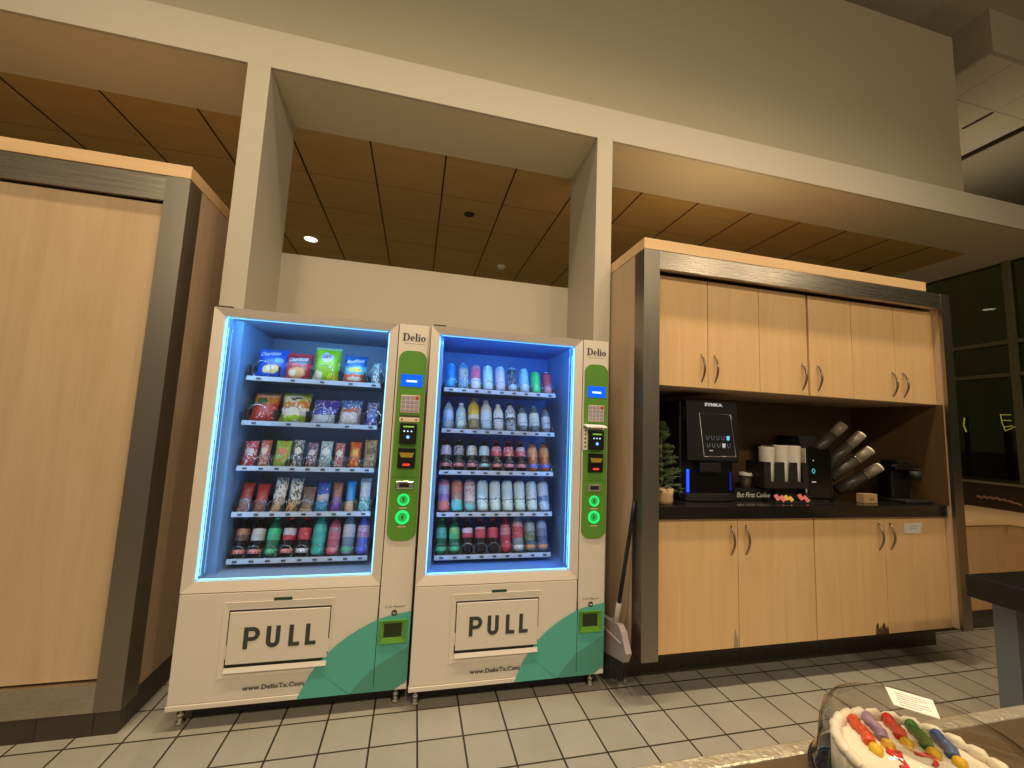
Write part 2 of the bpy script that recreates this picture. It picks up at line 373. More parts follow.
# ------------------------------------------------------------------ lettering
def arc_ring(bm, cx, cz, ro, ri, y, a0=0, a1=2*PI, n=28, closed=True):
    """ring or arc between outer ellipse ro=(rx,rz) and inner ellipse ri"""
    A, B = [], []
    cnt = n if closed else n+1
    for k in range(cnt):
        a = a0 + (a1-a0)*k/n
        A.append(bm.verts.new((cx+ro[0]*math.cos(a), y, cz+ro[1]*math.sin(a)))); B.append(bm.verts.new((cx+ri[0]*math.cos(a), y, cz+ri[1]*math.sin(a))))
    for k in range(n):
        j = (k+1) % cnt
        bm.faces.new((A[k], A[j], B[j], B[k]))
def rect(bm, x0, x1, z0, z1, y):
    bm.faces.new([bm.verts.new(v) for v in ((x0, y, z0), (x1, y, z0), (x1, y, z1), (x0, y, z1))])
def letters_delio(x, z, h, w, y):
    """high-contrast serif word; h = cap height, w = total width"""
    out = []; u = w/3.02; y_ = y
    def start(): return BM()
    # D
    b = start(); s = .23*u
    rect(b, x+.1*u, x+.1*u+s, z, z+h, y); rect(b, x, x+.42*u, z, z+.075*h, y); rect(b, x, x+.42*u, z+.925*h, z+h, y)
    arc_ring(b, x+.40*u, z+h/2, (.52*u, h/2), (.28*u, h*.43), y, -PI/2, PI/2, 16, False); out.append(b)
    xh = .66*h
    # e
    b = start(); cx = x+1.26*u
    arc_ring(b, cx, z+xh/2, (.28*u, xh/2), (.10*u, xh*.40), y, .0, 1.72*PI, 24, False); rect(b, cx-.2*u, cx+.26*u, z+xh*.48, z+xh*.56, y); out.append(b)
    # l
    b = start(); lx = x+1.67*u
    rect(b, lx-.03*u, lx+.18*u, z, z+1.06*h, y); rect(b, lx-.09*u, lx+.23*u, z, z+.05*h, y); rect(b, lx-.09*u, lx, z+1.0*h, z+1.06*h, y); out.append(b)
    # i
    b = start(); ix = x+2.04*u
    rect(b, ix-.03*u, ix+.18*u, z, z+xh, y); rect(b, ix-.09*u, ix+.23*u, z, z+.05*h, y); rect(b, ix-.09*u, ix, z+xh-.06*h, z+xh, y)
    arc_ring(b, ix+.06*u, z+.88*h, (.095*u, .085*h), (.001*u, .001*h), y, n=12); out.append(b)
    # o
    b = start(); arc_ring(b, x+2.64*u, z+xh/2, (.31*u, xh/2), (.10*u, xh*.40), y); out.append(b)
    return out
def letters_pull(x, z, h, w, y):
    t = .2*h; u = w/3.3; out = []
    b = BM(); rect(b, x, x+t, z, z+h, y); rect(b, x+t, x+.38*u, z+h-t*.9, z+h, y); rect(b, x+t, x+.38*u, z+.36*h, z+.36*h+t*.9, y)
    hh = (.64*h)/2; arc_ring(b, x+.38*u, z+.36*h+hh, (hh*1.02, hh), (hh*1.02-t, hh-t*.9), y, -PI/2, PI/2, 14, False); out.append(b)
    x1 = x+1.0*u; r = .31*u
    b = BM(); rect(b, x1, x1+t, z+r, z+h, y); rect(b, x1+2*r-t, x1+2*r, z+r, z+h, y); arc_ring(b, x1+r, z+r, (r, r), (r-t, r-t), y, PI, 2*PI, 16, False); out.append(b)
    for x2 in (x+2.02*u, x+2.78*u):
        b = BM(); rect(b, x2, x2+t, z, z+h, y); rect(b, x2+t, x2+.5*u, z, z+t*.9, y); out.append(b)
    return out
def thick(b, y0, d=.0012):
    """give flat lettering a little thickness"""
    r = bmesh.ops.extrude_face_region(b, geom=b.faces[:]); 
    for v in r['geom']:
        if isinstance(v, bmesh.types.BMVert): v.co.y -= d
    bmesh.ops.recalc_face_normals(b, faces=b.faces[:])
    return b

# ------------------------------------------------------------------ vending machines
W, SP = 1.026, .868
ML1, MY1, ML2, MY2 = -.987, .0886, .0504, .0532
SH = [1.610, 1.373, 1.137, .902, .668]                       # top of each price rail
TX0, TX1 = .097, .777
LANES = {5: [.155, .322, .470, .618, .742], 9: [TX0 + .0378 + k*.0756 for k in range(9)]}
def coil_mesh(r):
    b = BM(); pts = []
    for k in range(31):
        a = -PI/2 + 2*PI*k/12; pts.append((r*math.cos(a), .012 + .03*k/12*1.1, r + r*math.sin(a)))
    tube(b, pts, .0016, 5)
    return b
def vending_machine(x, y, label, lanes, win_, led, led2, led3):
    t = thing('vending_machine', label, 'vending machine', (x+W/2, y, 0), 'vending machines between the columns')
    X = lambda v: x+v
    Y = lambda v: y+v
    # carcass: front slab plus the deeper cabinet, open behind the glass
    b = BM(); d0, d1 = .03, .15
    bx(b, X(0), X(.036), Y(d0), Y(d1), .09, 1.918); bx(b, X(.836), X(W), Y(d0), Y(d1), .09, 1.918)
    bx(b, X(.036), X(.836), Y(d0), Y(d1), 1.893, 1.918); bx(b, X(.036), X(.836), Y(d0), Y(d1), .09, .612)
    bx(b, X(.066), X(W-.022), Y(d1), Y(.66), .1, .60); bx(b, X(.066), X(W-.022), Y(d1), Y(.66), 1.895, 1.912)
    bx(b, X(.85), X(W-.022), Y(d1), Y(.66), .60, 1.895); bx(b, X(.066), X(.072), Y(d1), Y(.66), .60, 1.895); bx(b, X(.072), X(.85), Y(.65), Y(.66), .60, 1.895)
    obj('body', b, M['machine_side'], t)
    inn = obj('back_panel', bx(BM(), X(.073), X(.849), Y(.60), Y(.61), .60, 1.894), win_, t)
    b = BM(); bx(b, X(.037), X(.074), Y(.146), Y(.1495), .613, 1.892); bx(b, X(.037), X(.040), Y(.032), Y(.15), .613, 1.892)
    for k in range(3): bx(b, X(.040), X(.046), Y(.045+k*.035), Y(.058+k*.035), .614, 1.891)
    bx(b, X(.0735), X(.077), Y(.15), Y(.60), .601, 1.894); obj('side_panel', b, M['wall_side'], t)
    b = BM(); bx(b, X(.832), X(.849), Y(.146), Y(.1495), .613, 1.892); bx(b, X(.832), X(.835), Y(.032), Y(.15), .613, 1.892)
    for k in range(3): bx(b, X(.826), X(.832), Y(.045+k*.035), Y(.058+k*.035), .614, 1.891)
    bx(b, X(.846), X(.849), Y(.15), Y(.60), .601, 1.894); obj('side_panel', b, M['wall_side'], t)
    obj('inner_floor', bx(BM(), X(.037), X(.848), Y(.032), Y(.60), .6125, .616), win_, t)
    obj('inner_ceiling', bx(BM(), X(.037), X(.848), Y(.032), Y(.60), 1.888, 1.8925), win_, t)
    # glazed door
    b = BM(); frame_xz(b, (X(0), X(SP-.002), .583, 1.918), (X(.045), X(.823), .629, 1.878), Y(0), Y(.03), Y(.012)); obj('door_frame', b, M['alu'], t)
    obj('door_glass', bx(BM(), X(.045), X(.823), Y(.014), Y(.018), .629, 1.878), M['glass'], t)
    for xx in (.0465, .8165):
        obj('led_strip', bx(BM(), X(xx), X(xx+.005), Y(.021), Y(.027), .636, 1.868), led, t)
    for x0_, x1_ in ((.0405, .0432), (.8248, .8275)):  # unseen tubes behind the door frame, added to light the interior
        obj('hidden_led_tube', bx(BM(), X(x0_), X(x1_), Y(.0312), Y(.0344), .64, 1.87), led2, t)
    for x0_, y0_, w0_ in ((.0463, .058, .004), (.0463, .100, .003), (.8223, .058, .004), (.8223, .100, .003)):  # glowing lines stand for reflections streaking the ribbed side walls
        obj('painted_streak', bx(BM(), X(x0_), X(x0_+.0014), Y(y0_), Y(y0_+w0_), .64, 1.83), led if w0_ > .0035 else M['streak_faint'], t)
    obj('led_strip', bx(BM(), X(.056), X(.812), Y(.021), Y(.027), .6325, .6375), led, t)
    obj('led_strip', bx(BM(), X(.056), X(.812), Y(.021), Y(.027), 1.8720, 1.8740), led, t)
    obj('hidden_led_tube', bx(BM(), X(.06), X(.81), Y(.0312), Y(.0350), 1.8800, 1.8840), led3, t)  # unseen top tube, added for the glow on the shelves
    obj('hinge', bx(BM(), X(.01), X(.075), Y(.004), Y(.03), 1.918, 1.926), M['mdark'], t)
    # shelves
    for si, zr in enumerate(SH):
        n = lanes[si]; zs = zr-.014
        sh = obj('shelf', bx(BM(), X(TX0), X(TX1), Y(.208), Y(.60), zs-.008, zs), M['tray'], t)
        obj('price_rail', prism_x(BM(), [(Y(.200), zs-.010), (Y(.206), zs-.010), (Y(.2075), zr), (Y(.204), zr)], X(TX0), X(TX1)), M['rail'], sh)
        for k, lx in enumerate(LANES[n]):
            obj('price_tag', bx(BM(), X(lx-.010), X(lx+.012), Y(.1990), Y(.2035), zs-.004, zs+.006), M['ink'], sh)
            r = .034 if n == 9 else .05
            b = coil_mesh(r); bmesh.ops.translate(b, verts=b.verts[:], vec=(X(lx), Y(.2), zs+.003)); obj('coil', b, M['wire'], sh)
        for k in range(n+1):
            L = LANES[n]
            px = TX0+.002 if k == 0 else TX1-.002 if k == n else (L[k-1]+L[k])/2 + (0 if n == 9 else .005)
            obj('divider', bx(BM(), X(px-.0015), X(px+.0015), Y(.215), Y(.58), zs, zs+(.075 if n == 5 else .045)), M['divider'], sh)
    # lower front
    obj('lower_panel', bx(BM(), X(0), X(SP-.003), Y(0), Y(.03), .112, .579, .003), M['cream'], t)
    obj('kick_lip', bx(BM(), X(-.003), X(W), Y(-.004), Y(.03), .0895, .1105, .002), M['cream'], t)
    # recessed surround of the flap
    b = BM(); frame_xz(b, (X(.186), X(.662), .207, .536), (X(.209), X(.648), .252, .502), Y(-.003), Y(.001), Y(.0005)); obj('flap_surround', b, M['cream'], t)
    b = BM(); bx(b, X(.209), X(.648), Y(-.0008), Y(.0005), .252, .502); obj('flap_gap', b, M['mdark'], t, 'dark gap around the flap')
    fl = obj('flap', bx(BM(), X(.214), X(.644), Y(-.006), Y(.0), .267, .4945, .002), M['cream'], t)
    b = prism_x(BM(), [(Y(-.016), .235), (Y(-.002), .235), (Y(-.0065), .254), (Y(-.009), .254)], X(.213), X(.645)); obj('flap_pull_ledge', b, M['cream'], fl)
    for b in letters_pull(X(.280), .331, .095, .312, Y(-.0065)): obj('letter', thick(b, 0), M['ink'], fl)
    for side in (.2075, .644):
        obj('flap_notch', bx(BM(), X(side), X(side+.0055), Y(-.004), Y(-.0005), .292, .350), M['cream'], fl)
    obj('lock_slot', bx(BM(), X(.391), X(.470), Y(-.0015), Y(.001), .532, .550), mat('slot_green', (.02, .06, .03), .4), t)
    # control column
    obj('control_column', bx(BM(), X(SP+.002), X(W), Y(0), Y(.03), .118, 1.918, .002), M['cream'], t)
    obj('column_foot_strip', bx(BM(), X(SP+.002), X(W), Y(.001), Y(.03), .112, .116), M['cream'], t)
    gp = obj('control_panel', prism(BM(), rrect(X(.880), X(1.0225), .800, 1.777, .048), Y(-.007), Y(.0005)), M['mgreen'], t, 'green rounded control panel')
    obj('panel_seam', bx(BM(), X(.8805), X(1.022), Y(-.0076), Y(-.006), 1.113, 1.1155), mat('seam_green', (.05, .15, .02), .5), gp)
    sc = obj('screen', bx(BM(), X(.897), X(1.008), Y(-.010), Y(-.006), 1.585, 1.650, .002), M['screen'], t, 'glowing blue display')
    obj('display_text', bx(BM(), X(.925), X(.980), Y(-.0108), Y(-.0095), 1.609, 1.619), M['screenbar'], sc)
    kp = obj('keypad', bx(BM(), X(.904), X(1.0), Y(-.010), Y(-.006), 1.447, 1.540, .002), M['keyplate'], t)
    for r in range(4):
        for c in range(4):
            obj('key', bx(BM(), X(.9085+c*.0228), X(.9085+c*.0228+.018), Y(-.013), Y(-.0095), 1.519-r*.022, 1.519-r*.022+.017, .002), M['keyred'] if (r == 0 and c == 3) else M['keys'], kp)
    st = obj('sticker', bx(BM(), X(.902), X(1.004), Y(-.0085), Y(-.006), 1.401, 1.433), M['sticker'], t)
    obj('sticker_heading', bx(BM(), X(.902), X(1.004), Y(-.0092), Y(-.007), 1.425, 1.434), M['ink'], st)
    for q in (.915, .988): obj('sticker_mark', prism(BM(), disc_pts(X(q), 1.412, .0055, 10), Y(-.0092), Y(-.008)), M['keyred'], st)
    cr = obj('card_reader', bx(BM(), X(.909), X(.995), Y(-.03), Y(-.006), 1.287, 1.394, .006), M['blackgloss'], t)
    obj('reader_text', bx(BM(), X(.925), X(.980), Y(-.0308), Y(-.0295), 1.372, 1.379), M['grntext'], cr)
    for q in range(3): obj('reader_icon', prism(BM(), disc_pts(X(.932+q*.018), 1.352, .004, 8), Y(-.0308), Y(-.0295)), M['screenbar'], cr)
    obj('reader_light', prism(BM(), disc_pts(X(.952), 1.322, .008, 12), Y(-.0312), Y(-.0295)), M['bluedot'], cr)
    bv = obj('bill_validator', bx(BM(), X(.908), X(.996), Y(-.02), Y(-.006), 1.163, 1.267, .004), M['blackgloss'], t)
    obj('bill_chute', prism(BM(), [(X(.915), 1.242), (X(.989), 1.242), (X(.980), 1.218), (X(.924), 1.218)], Y(-.0235), Y(-.018)), M['gold'], bv)
    obj('bill_light', bx(BM(), X(.935), X(.970), Y(-.0212), Y(-.019), 1.176, 1.186), M['reddot'], bv)
    cs = obj('coin_slot', bx(BM(), X(.906), X(.996), Y(-.013), Y(-.006), 1.057, 1.097, .004), M['chrome'], t)
    obj('coin_opening', bx(BM(), X(.925), X(.975), Y(-.0142), Y(-.0125), 1.066, 1.086), M['mdark'], cs)
    for zc, ro, ri in ((1.003, .030, .021), (.915, .035, .023)):
        rg = BM(); arc_ring(rg, X(.951), zc, (ro, ro), (ri, ri), Y(-.007)); thick(rg, 0, .003); ring = obj('button_ring', rg, M['ringlight'], t, 'glowing green ring')
        obj('button', prism(BM(), disc_pts(X(.951), zc, ri, 20), Y(-.0085), Y(-.006)), mat('button_green', (.04, .34, .06), .4, emit=(.0, .5, .08), estr=.45), ring)
        obj('button_mark', prism(BM(), [(X(.946), zc+.010), (X(.956), zc+.010), (X(.954), zc-.01), (X(.948), zc-.01)], Y(-.0092), Y(-.008)), M['ink'], ring)
        obj('panel_caption', bx(BM(), X(.932), X(.972), Y(-.0078), Y(-.0065), zc-ro-.014, zc-ro-.0095), M['sticker'], t)
    for b in letters_delio(X(.891), 1.831, .040, .122, Y(-.0003)): obj('logo_letter', thick(b, 0), M['ink'], t)
    obj('logo_underline', bx(BM(), X(.897), X(1.006), Y(-.001), Y(.0005), 1.8165, 1.8185), M['inkline'], t)
    # printed swoosh
    def curve(pts, n=10):
        out = []
        P = [pts[0]] + pts + [pts[-1]]
        for i in range(1, len(P)-2):
            for k in range(n):
                s = k/n; a, b_, c, d = (Vector(P[i-1]), Vector(P[i]), Vector(P[i+1]), Vector(P[i+2]))
                out.append(tuple(.5*((2*b_) + (c-a)*s + (2*a-5*b_+4*c-d)*s*s + (3*b_-a-3*c+d)*s**3)))
        return out + [pts[-1]]
    g = curve([(W-.001, .455), (.868, .424), (.706, .335), (.593, .219), (.527, .0905)])
    h = curve([(W-.001, .288), (.867, .202), (.766, .1), (.758, .0905)])
    w_ = curve([(.965, .0905), (.985, .102), (W-.001, .131)])
    prism_pts = [(X(a), z) for a, z in g] + [(X(a), z) for a, z in h[::-1]]
    obj('printed_swoosh', prism(BM(), prism_pts, Y(-.0045), Y(-.0036)), M['teal'], t, 'light teal printed curve')
    prism_pts = [(X(a), z) for a, z in h] + [(X(a), z) for a, z in w_]
    obj('printed_swoosh', prism(BM(), prism_pts, Y(-.0045), Y(-.0036)), M['teal2'], t, 'darker teal printed curve')
    obj('panel_gap', bx(BM(), X(SP-.0015), X(SP+.0015), Y(-.0048), Y(.004), .112, .47), M['mdark'], t)
    obj('panel_gap', bx(BM(), X(SP-.0012), X(SP+.0012), Y(-.0006), Y(.004), .47, 1.917), M['mdark'], t)
    cb = BM(); frame_xz(cb, (X(.879), X(1.008), .311, .418), (X(.899), X(.985), .337, .403), Y(-.014), Y(.0), Y(-.006)); cc = obj('coin_return', cb, M['coingreen'], t, 'lime green coin return tray')
    obj('coin_cup', bx(BM(), X(.899), X(.985), Y(-.0052), Y(-.003), .337, .403), mat('cup_dark', (.02, .035, .01), .3), cc)
    obj('coin_lettering', text_bm('Coin Return', .017, X(.898), .474, Y(-.0008), fit=.094), M['ink'], t)
    ci = obj('coin_symbol', prism(BM(), disc_pts(X(.944), .451, .014), Y(-.0055), Y(-.003)), M['ink'], t)
    ar = BM(); tube(ar, [(X(.937), Y(-.0062), .454), (X(.944), Y(-.0062), .446), (X(.951), Y(-.0062), .454)], .0016, 4); obj('arrow', ar, M['white'], ci)
    obj('web_lettering', text_bm('www.DelioTx.Com', .028, X(.294), .151, Y(-.0052), fit=.260, bold=.0006), M['ink'], t)
    obj('under_shade_block', bx(BM(), X(.07), X(W-.03), Y(.085), Y(.63), .012, .0885), M['mdark'], t)  # dark block added in place of the shade under the machine
    # feet
    for fx in (.036, W-.05):
        for fy in (.06, .58):
            q = obj('foot', lathe(BM(), [(.020, 0), (.022, .010), (.013, .018), (.011, .03), (.016, .034), (.016, .048), (.009, .05), (.009, .0885)], 14, (X(fx), Y(fy), 0)), M['chrome'], t)
    return t
vm1 = vending_machine(ML1, MY1, 'cream vending machine full of chips and snacks beside the tall wood cabinet', [5, 5, 9, 9, 9], mat('inner_wall_grey', (.22, .31, .46), .38), M['led'], M['led2'], mat('led_top', (.5, .8, 1), .5, emit=(.26, .60, 1.), estr=115.))
vm2 = vending_machine(ML2, MY2, 'cream vending machine full of cans and bottles next to the coffee cabinet', [9]*5, mat('inner_wall_blue', (.10, .27, .75), .38), mat('led_bluer', (.4, .7, 1), .5, emit=(.20, .68, 1.), estr=1.5), mat('led_hidden_bluer', (.4, .7, 1), .5, emit=(.13, .46, 1.), estr=70.), mat('led_top_blue', (.4, .7, 1), .5, emit=(.15, .48, 1.), estr=115.))
# extra card keypad cover on the drinks machine
xx, yy = ML2, MY2
obj('reader_visor', prism_x(BM(), [(yy-.06, 1.412), (yy-.058, 1.420), (yy-.006, 1.431), (yy-.006, 1.420)], xx+.876, xx+.998), M['white'], vm2, 'white visor over the card reader')
sp_ = obj('reader_side_strip', bx(BM(), xx+.874, xx+.901, yy-.012, yy-.006, 1.285, 1.405), M['white'], vm2, 'white sticker strip beside the card reader')
for k in range(5): obj('strip_mark', prism(BM(), disc_pts(xx+.8875, 1.395-k*.023, .006, 10), yy-.013, yy-.011), M['keyred'] if k < 2 else M['ink'], sp_)

# ------------------------------------------------------------------ goods in the machines
ORD = ['leftmost', 'second from left', 'third from left', 'fourth from left', 'fifth from left', 'sixth from left', 'seventh from left', 'eighth from left', 'rightmost']
def bulge(u, v, d): return d/2*max(0, 1-abs(u)**3)**.7*max(0, 1-abs(v)**4)**.8
def bag(name, x0, x1, z0, z1, y, d, m, label, cat, group, lean=.02, letters=None, crimp=.012, waist=.04):
    b = BM(); nu, nv = 14, 16; cx = (x0+x1)/2; hw = (x1-x0)/2; h = z1-z0
    def P(u, v, s):
        k = 1 - waist*(1-v*v) + .018*math.sin(9*v+u*4)
        return Vector((cx + u*hw*k, y + lean*(v+1)/2 - s*(bulge(u, v*1.06 if abs(v) < .94 else 1, d) + .0012*math.sin(17*u+5*v)), z0 + h*(v+1)/2))
    F = [[b.verts.new(P(-1+2*i/nu, -1+2*j/nv, 1)) for i in range(nu+1)] for j in range(nv+1)]
    B_ = [[b.verts.new(P(-1+2*i/nu, -1+2*j/nv, -1) + Vector((0, .0015, 0))) for i in range(nu+1)] for j in range(nv+1)]
    for j in range(nv):
        for i in range(nu):
            f = b.faces.new((F[j][i], F[j][i+1], F[j+1][i+1], F[j+1][i])); f.smooth = True
            f = b.faces.new((B_[j][i], B_[j+1][i], B_[j+1][i+1], B_[j][i+1])); f.smooth = True
    per = [(0, i) for i in range(nu)] + [(j, nu) for j in range(nv)] + [(nv, i) for i in range(nu, 0, -1)] + [(j, 0) for j in range(nv, 0, -1)]
    for k in range(len(per)):
        (a, c), (e, g) = per[k], per[(k+1) % len(per)]
        b.faces.new((F[a][c], B_[a][c], B_[e][g], F[e][g]))
    o = tag(obj(name, b, m), label, cat, group)
    if letters:
        s, size, rx, rz, colr, wd = letters
        tb = text_bm(s, size, 0, 0, 0, fit=wd*2*hw, slant=.15, bold=.0006)
        xs = [v.co.x for v in tb.verts]; x_m = (max(xs)+min(xs))/2
        bmesh.ops.subdivide_edges(tb, edges=tb.edges[:], cuts=1)
        for v in tb.verts:
            u = (rx*2-1) + (v.co.x-x_m)/hw; vv = (rz*2-1) + v.co.z/(h/2) + .10*u
            p = P(max(-1, min(1, u)), max(-1, min(1, vv)), 1); v.co = p + Vector((0, -.0022, 0))
        obj('lettering', tb, colr, o)
    return o
TILT = math.radians(20)
def can(x, zb, h, r, y, m, label, group, lid='silver', mirror=0):
    t = thing('drink_can', label, 'can', (x, y, zb), group)
    obj('can_body', lathe(BM(), [(r*.80, 0), (r*.97, .008), (r, .02), (r, h-.022), (r*.80, h-.005)], 20, (x, y, zb)), m, t)
    obj('can_lid', lathe(BM(), [(r*.80, h-.005), (r*.83, h-.001), (r*.80, h), (r*.74, h-.004)], 20, (x, y, zb), cap0=False), M['chrome'], t)
    t.rotation_euler.x = -TILT; t.location.z += r*math.sin(TILT)*.85
    return t
def bottle(x, zb, h, r, y, mbody, mlab, mcap, lab, label, group, foot=None):
    t = thing('drink_bottle', label, 'bottle', (x, y, zb), group)
    prof = [(r*.70, 0), (r*.95, .008), (r, .02), (r*.93, h*.20), (r, h*.30), (r, h*.66), (r*.86, h*.76), (r*.45, h*.89), (r*.42, h*.93)]
    obj('bottle_body', lathe(BM(), prof, 20, (x, y, zb)), mbody, t)
    obj('cap', lathe(BM(), [(r*.47, h*.925), (r*.47, h*.99), (r*.42, h)], 16, (x, y, zb)), mcap, t)
    if lab:
        def rad(z):
            for (r0, z0), (r1, z1) in zip(prof, prof[1:]):
                if z0 <= z <= z1: return r0+(r1-r0)*(z-z0)/(z1-z0)
            return r
        zs_ = [h*(lab[0]+(lab[1]-lab[0])*k/6) for k in range(7)]
        obj('bottle_label', lathe(BM(), [(rad(z)+.0008, z) for z in zs_], 20, (x, y, zb), cap0=False, cap1=False), mlab, t)
    if foot:
        obj('cap_sticker', lathe(BM(), [(r*.985+.001, .016), (r*.95+.002, .036)], 12, (x, y, zb), cap0=False, cap1=False), foot, t)
    t.rotation_euler.x = -TILT; t.location.z += r*math.sin(TILT)*.75
    return t
def band(*bands, mot=None, blobs=(), rough=.3): return pack(list(bands), blobs, mot, rough)
LM, RM = 'left machine', 'right machine'
G = lambda s, m: '%s shelf of the %s' % (s, m)
SN = ['top', 'second', 'middle', 'fourth', 'bottom']
zsh = [z-.0135 for z in SH]
Lx = lambda v: ML1+v
white_let = mat('lettering_white', (.85, .85, .85), .5); dark_let = mat('lettering_dark', (.12, .05, .2), .5)
W_, K_ = (.80, .80, .80), (.02, .02, .025)
# big chip bags, two upper shelves of the left machine
chips = [
 [(.112, .268, 1.768, band((0, (.004, .08, .50)), (.9, (.01, .12, .62)), blobs=[(.52, .34, .26, .14, (.75, .55, .2)), (.5, .36, .1, .08, (.75, .72, .65)), (.75, .62, .16, .06, (.05, .35, .8))]), 'blue chip bag with white lettering', ('Doritos', .034, .45, .78, white_let, .66)),
  (.255, .398, 1.756, band((0, (.50, .02, .04)), (.9, (.6, .05, .05)), blobs=[(.5, .72, .42, .12, (.08, .10, .16)), (.5, .3, .3, .2, (.72, .35, .12)), (.35, .3, .1, .1, (.75, .6, .5))]), 'red chip bag with white lettering', ('Doritos', .032, .5, .70, white_let, .7)),
  (.402, .545, 1.800, band((0, (.25, .50, .01)), (.94, (.55, .72, .45)), blobs=[(.5, .72, .24, .13, (.62, .56, .62)), (.2, .16, .2, .17, (.72, .75, .5)), (.8, .13, .22, .16, (.6, .66, .05))]), 'lime green chip bag with pale oval', ("Lay's", .030, .5, .70, dark_let, .3)),
  (.562, .692, 1.766, band((0, (.66, .13, .07)), (.34, (.12, .50, .72)), (.62, (.01, .16, .52)), blobs=[(.5, .50, .3, .07, (.72, .7, .1)), (.5, .2, .3, .08, (.75, .6, .5))]), 'blue and orange chip bag', ('Ruffles', .028, .5, .74, white_let, .74)),
  (.717, .772, 1.735, band((0, (.10, .16, .22)), (.5, (.16, .30, .36)), mot=((.62, .72, .74), .52)), 'narrow dark grey snack bag', None)],
 [(.108, .240, 1.522, band((0, (.45, .02, .015)), (.30, (.50, .04, .02)), (.62, (.52, .16, .02)), (.84, (.5, .28, .16)), mot=((.68, .5, .4), .62), blobs=[(.4, .72, .2, .1, (.05, .1, .03))]), 'red and orange chip bag', None),
  (.252, .402, 1.530, band((0, (.30, .50, .01)), (.28, (.70, .6, .42)), (.5, (.66, .24, .03)), (.74, (.36, .52, .02)), mot=((.72, .66, .5), .6), blobs=[(.42, .82, .3, .12, (.66, .68, .5)), (.5, .82, .2, .03, (.05, .05, .05))]), 'green and orange chip bag with yellow ear', None),
  (.415, .555, 1.500, band((0, (.50, .56, .62)), (.42, (.06, .06, .40)), (.9, (.12, .10, .5)), mot=((.6, .64, .75), .6)), 'purple and white chip bag', None),
  (.558, .678, 1.508, band((0, (.6, .5, .45)), (.52, (.62, .12, .08)), (.68, (.05, .18, .5)), mot=((.72, .72, .72), .58)), 'blue topped white and red chip bag', None),
  (.704, .775, 1.500, band((0, (.06, .07, .34)), (.4, (.16, .18, .45)), mot=((.65, .68, .75), .58)), 'narrow violet snack bag', None)]]
for si, row in enumerate(chips):
    for k, (x0, x1, zt, m, d, lt) in enumerate(row):
        bag('chip_bag', Lx(x0), Lx(x1), zsh[si]+.001, zt+.006, MY1+.26, .075 if x1-x0 > .09 else .05, m, '%s, %s on %s of the %s' % (d, 'rightmost' if k == 4 else ORD[k], SN[si] + ' shelf', LM), 'chip bag', 'chip bags on the ' + G(SN[si], LM), waist=.075, letters=lt, lean=.045 if si == 0 else .075)
# more of the same bags waiting behind
# small bags, middle shelf
small = [((.50, .015, .03), (.6, .5, .5), 'crimson candy bag', 1.262), ((.48, .10, .07), (.65, .5, .4), 'red and tan candy bag', 1.268), ((.26, .52, .06), (.6, .15, .05), 'lime green candy bag', 1.268), ((.10, .11, .12), (.72, .74, .72), 'black and white candy bag', 1.275), ((.16, .08, .16), (.6, .55, .6), 'dark purple candy bar', 1.262), ((.25, .42, .44), (.75, .78, .78), 'pale teal candy pouch with dark top', 1.272), ((.42, .10, .12), (.72, .62, .55), 'pink and cream candy bag', 1.264), ((.62, .05, .02), (.68, .35, .04), 'bright red and orange candy bag', 1.272), ((.42, .27, .13), (.12, .06, .04), 'tan snack bag with dark print', 1.288)]
sx = [(.099, .165), (.177, .229), (.252, .331), (.339, .394), (.412, .466), (.479, .542), (.556, .607), (.634, .694), (.712, .781)]
for k, (c1, c2, d, zt) in enumerate(small):
    m = band((0, c1), (.86, [min(1, v*1.2) for v in c1]), mot=(c2, .56), blobs=[(.5, .62, .3, .12, c2)])
    bag('candy_bag', Lx(sx[k][0]), Lx(sx[k][1]), zsh[2]+.001, zt, MY1+.245, .034, m, '%s, %s on middle shelf of the %s' % (d, ORD[k], LM), 'candy bag', 'candy bags on the ' + G('middle', LM), lean=.045)
# bars and cookies, fourth shelf
bars = [('red and brown candy bar', [(0, (.22, .09, .07)), (.5, (.34, .03, .03))], ((.6, .5, .45), .66), .101, .160, 1.036), ('dark red candy bar', [(0, (.2, .06, .05)), (.4, (.40, .02, .02))], ((.55, .4, .35), .68), .176, .236, 1.030), ('white and brown cookie pouch', [(0, (.45, .33, .2)), (.42, (.66, .62, .58))], ((.14, .1, .08), .56), .264, .326, 1.064), ('white and black cookie pouch', [(0, (.55, .36, .14)), (.4, (.62, .66, .62))], ((.08, .08, .06), .54), .338, .402, 1.060), ('short brown snack bar', [(0, (.55, .47, .38)), (.16, (.18, .12, .10))], ((.42, .32, .26), .62), .404, .470, 1.014), ('bright blue and silver snack bar', [(0, (.02, .26, .60)), (.36, (.42, .5, .62)), (.6, (.03, .10, .52))], ((.7, .7, .7), .66), .480, .544, 1.043), ('purple and orange snack bar', [(0, (.14, .06, .42)), (.5, (.32, .12, .08))], ((.5, .3, .3), .62), .560, .610, 1.044), ('blue and tan snack bar', [(0, (.58, .42, .27)), (.36, (.01, .26, .62))], None, .632, .680, 1.055), ('white and teal snack pouch', [(0, (.10, .45, .44)), (.45, (.56, .54, .62))], ((.7, .74, .76), .56), .704, .762, 1.066)]
for k, (d, bd, mo, x0, x1, zt) in enumerate(bars):
    bag('snack_bar', Lx(x0), Lx(x1), zsh[3]+.001, zt, MY1+.245, .032, pack(bd, (), mo), '%s, %s on fourth shelf of the %s' % (d, ORD[k], LM), 'snack bar', 'snack bars on the ' + G('fourth', LM), lean=.07)
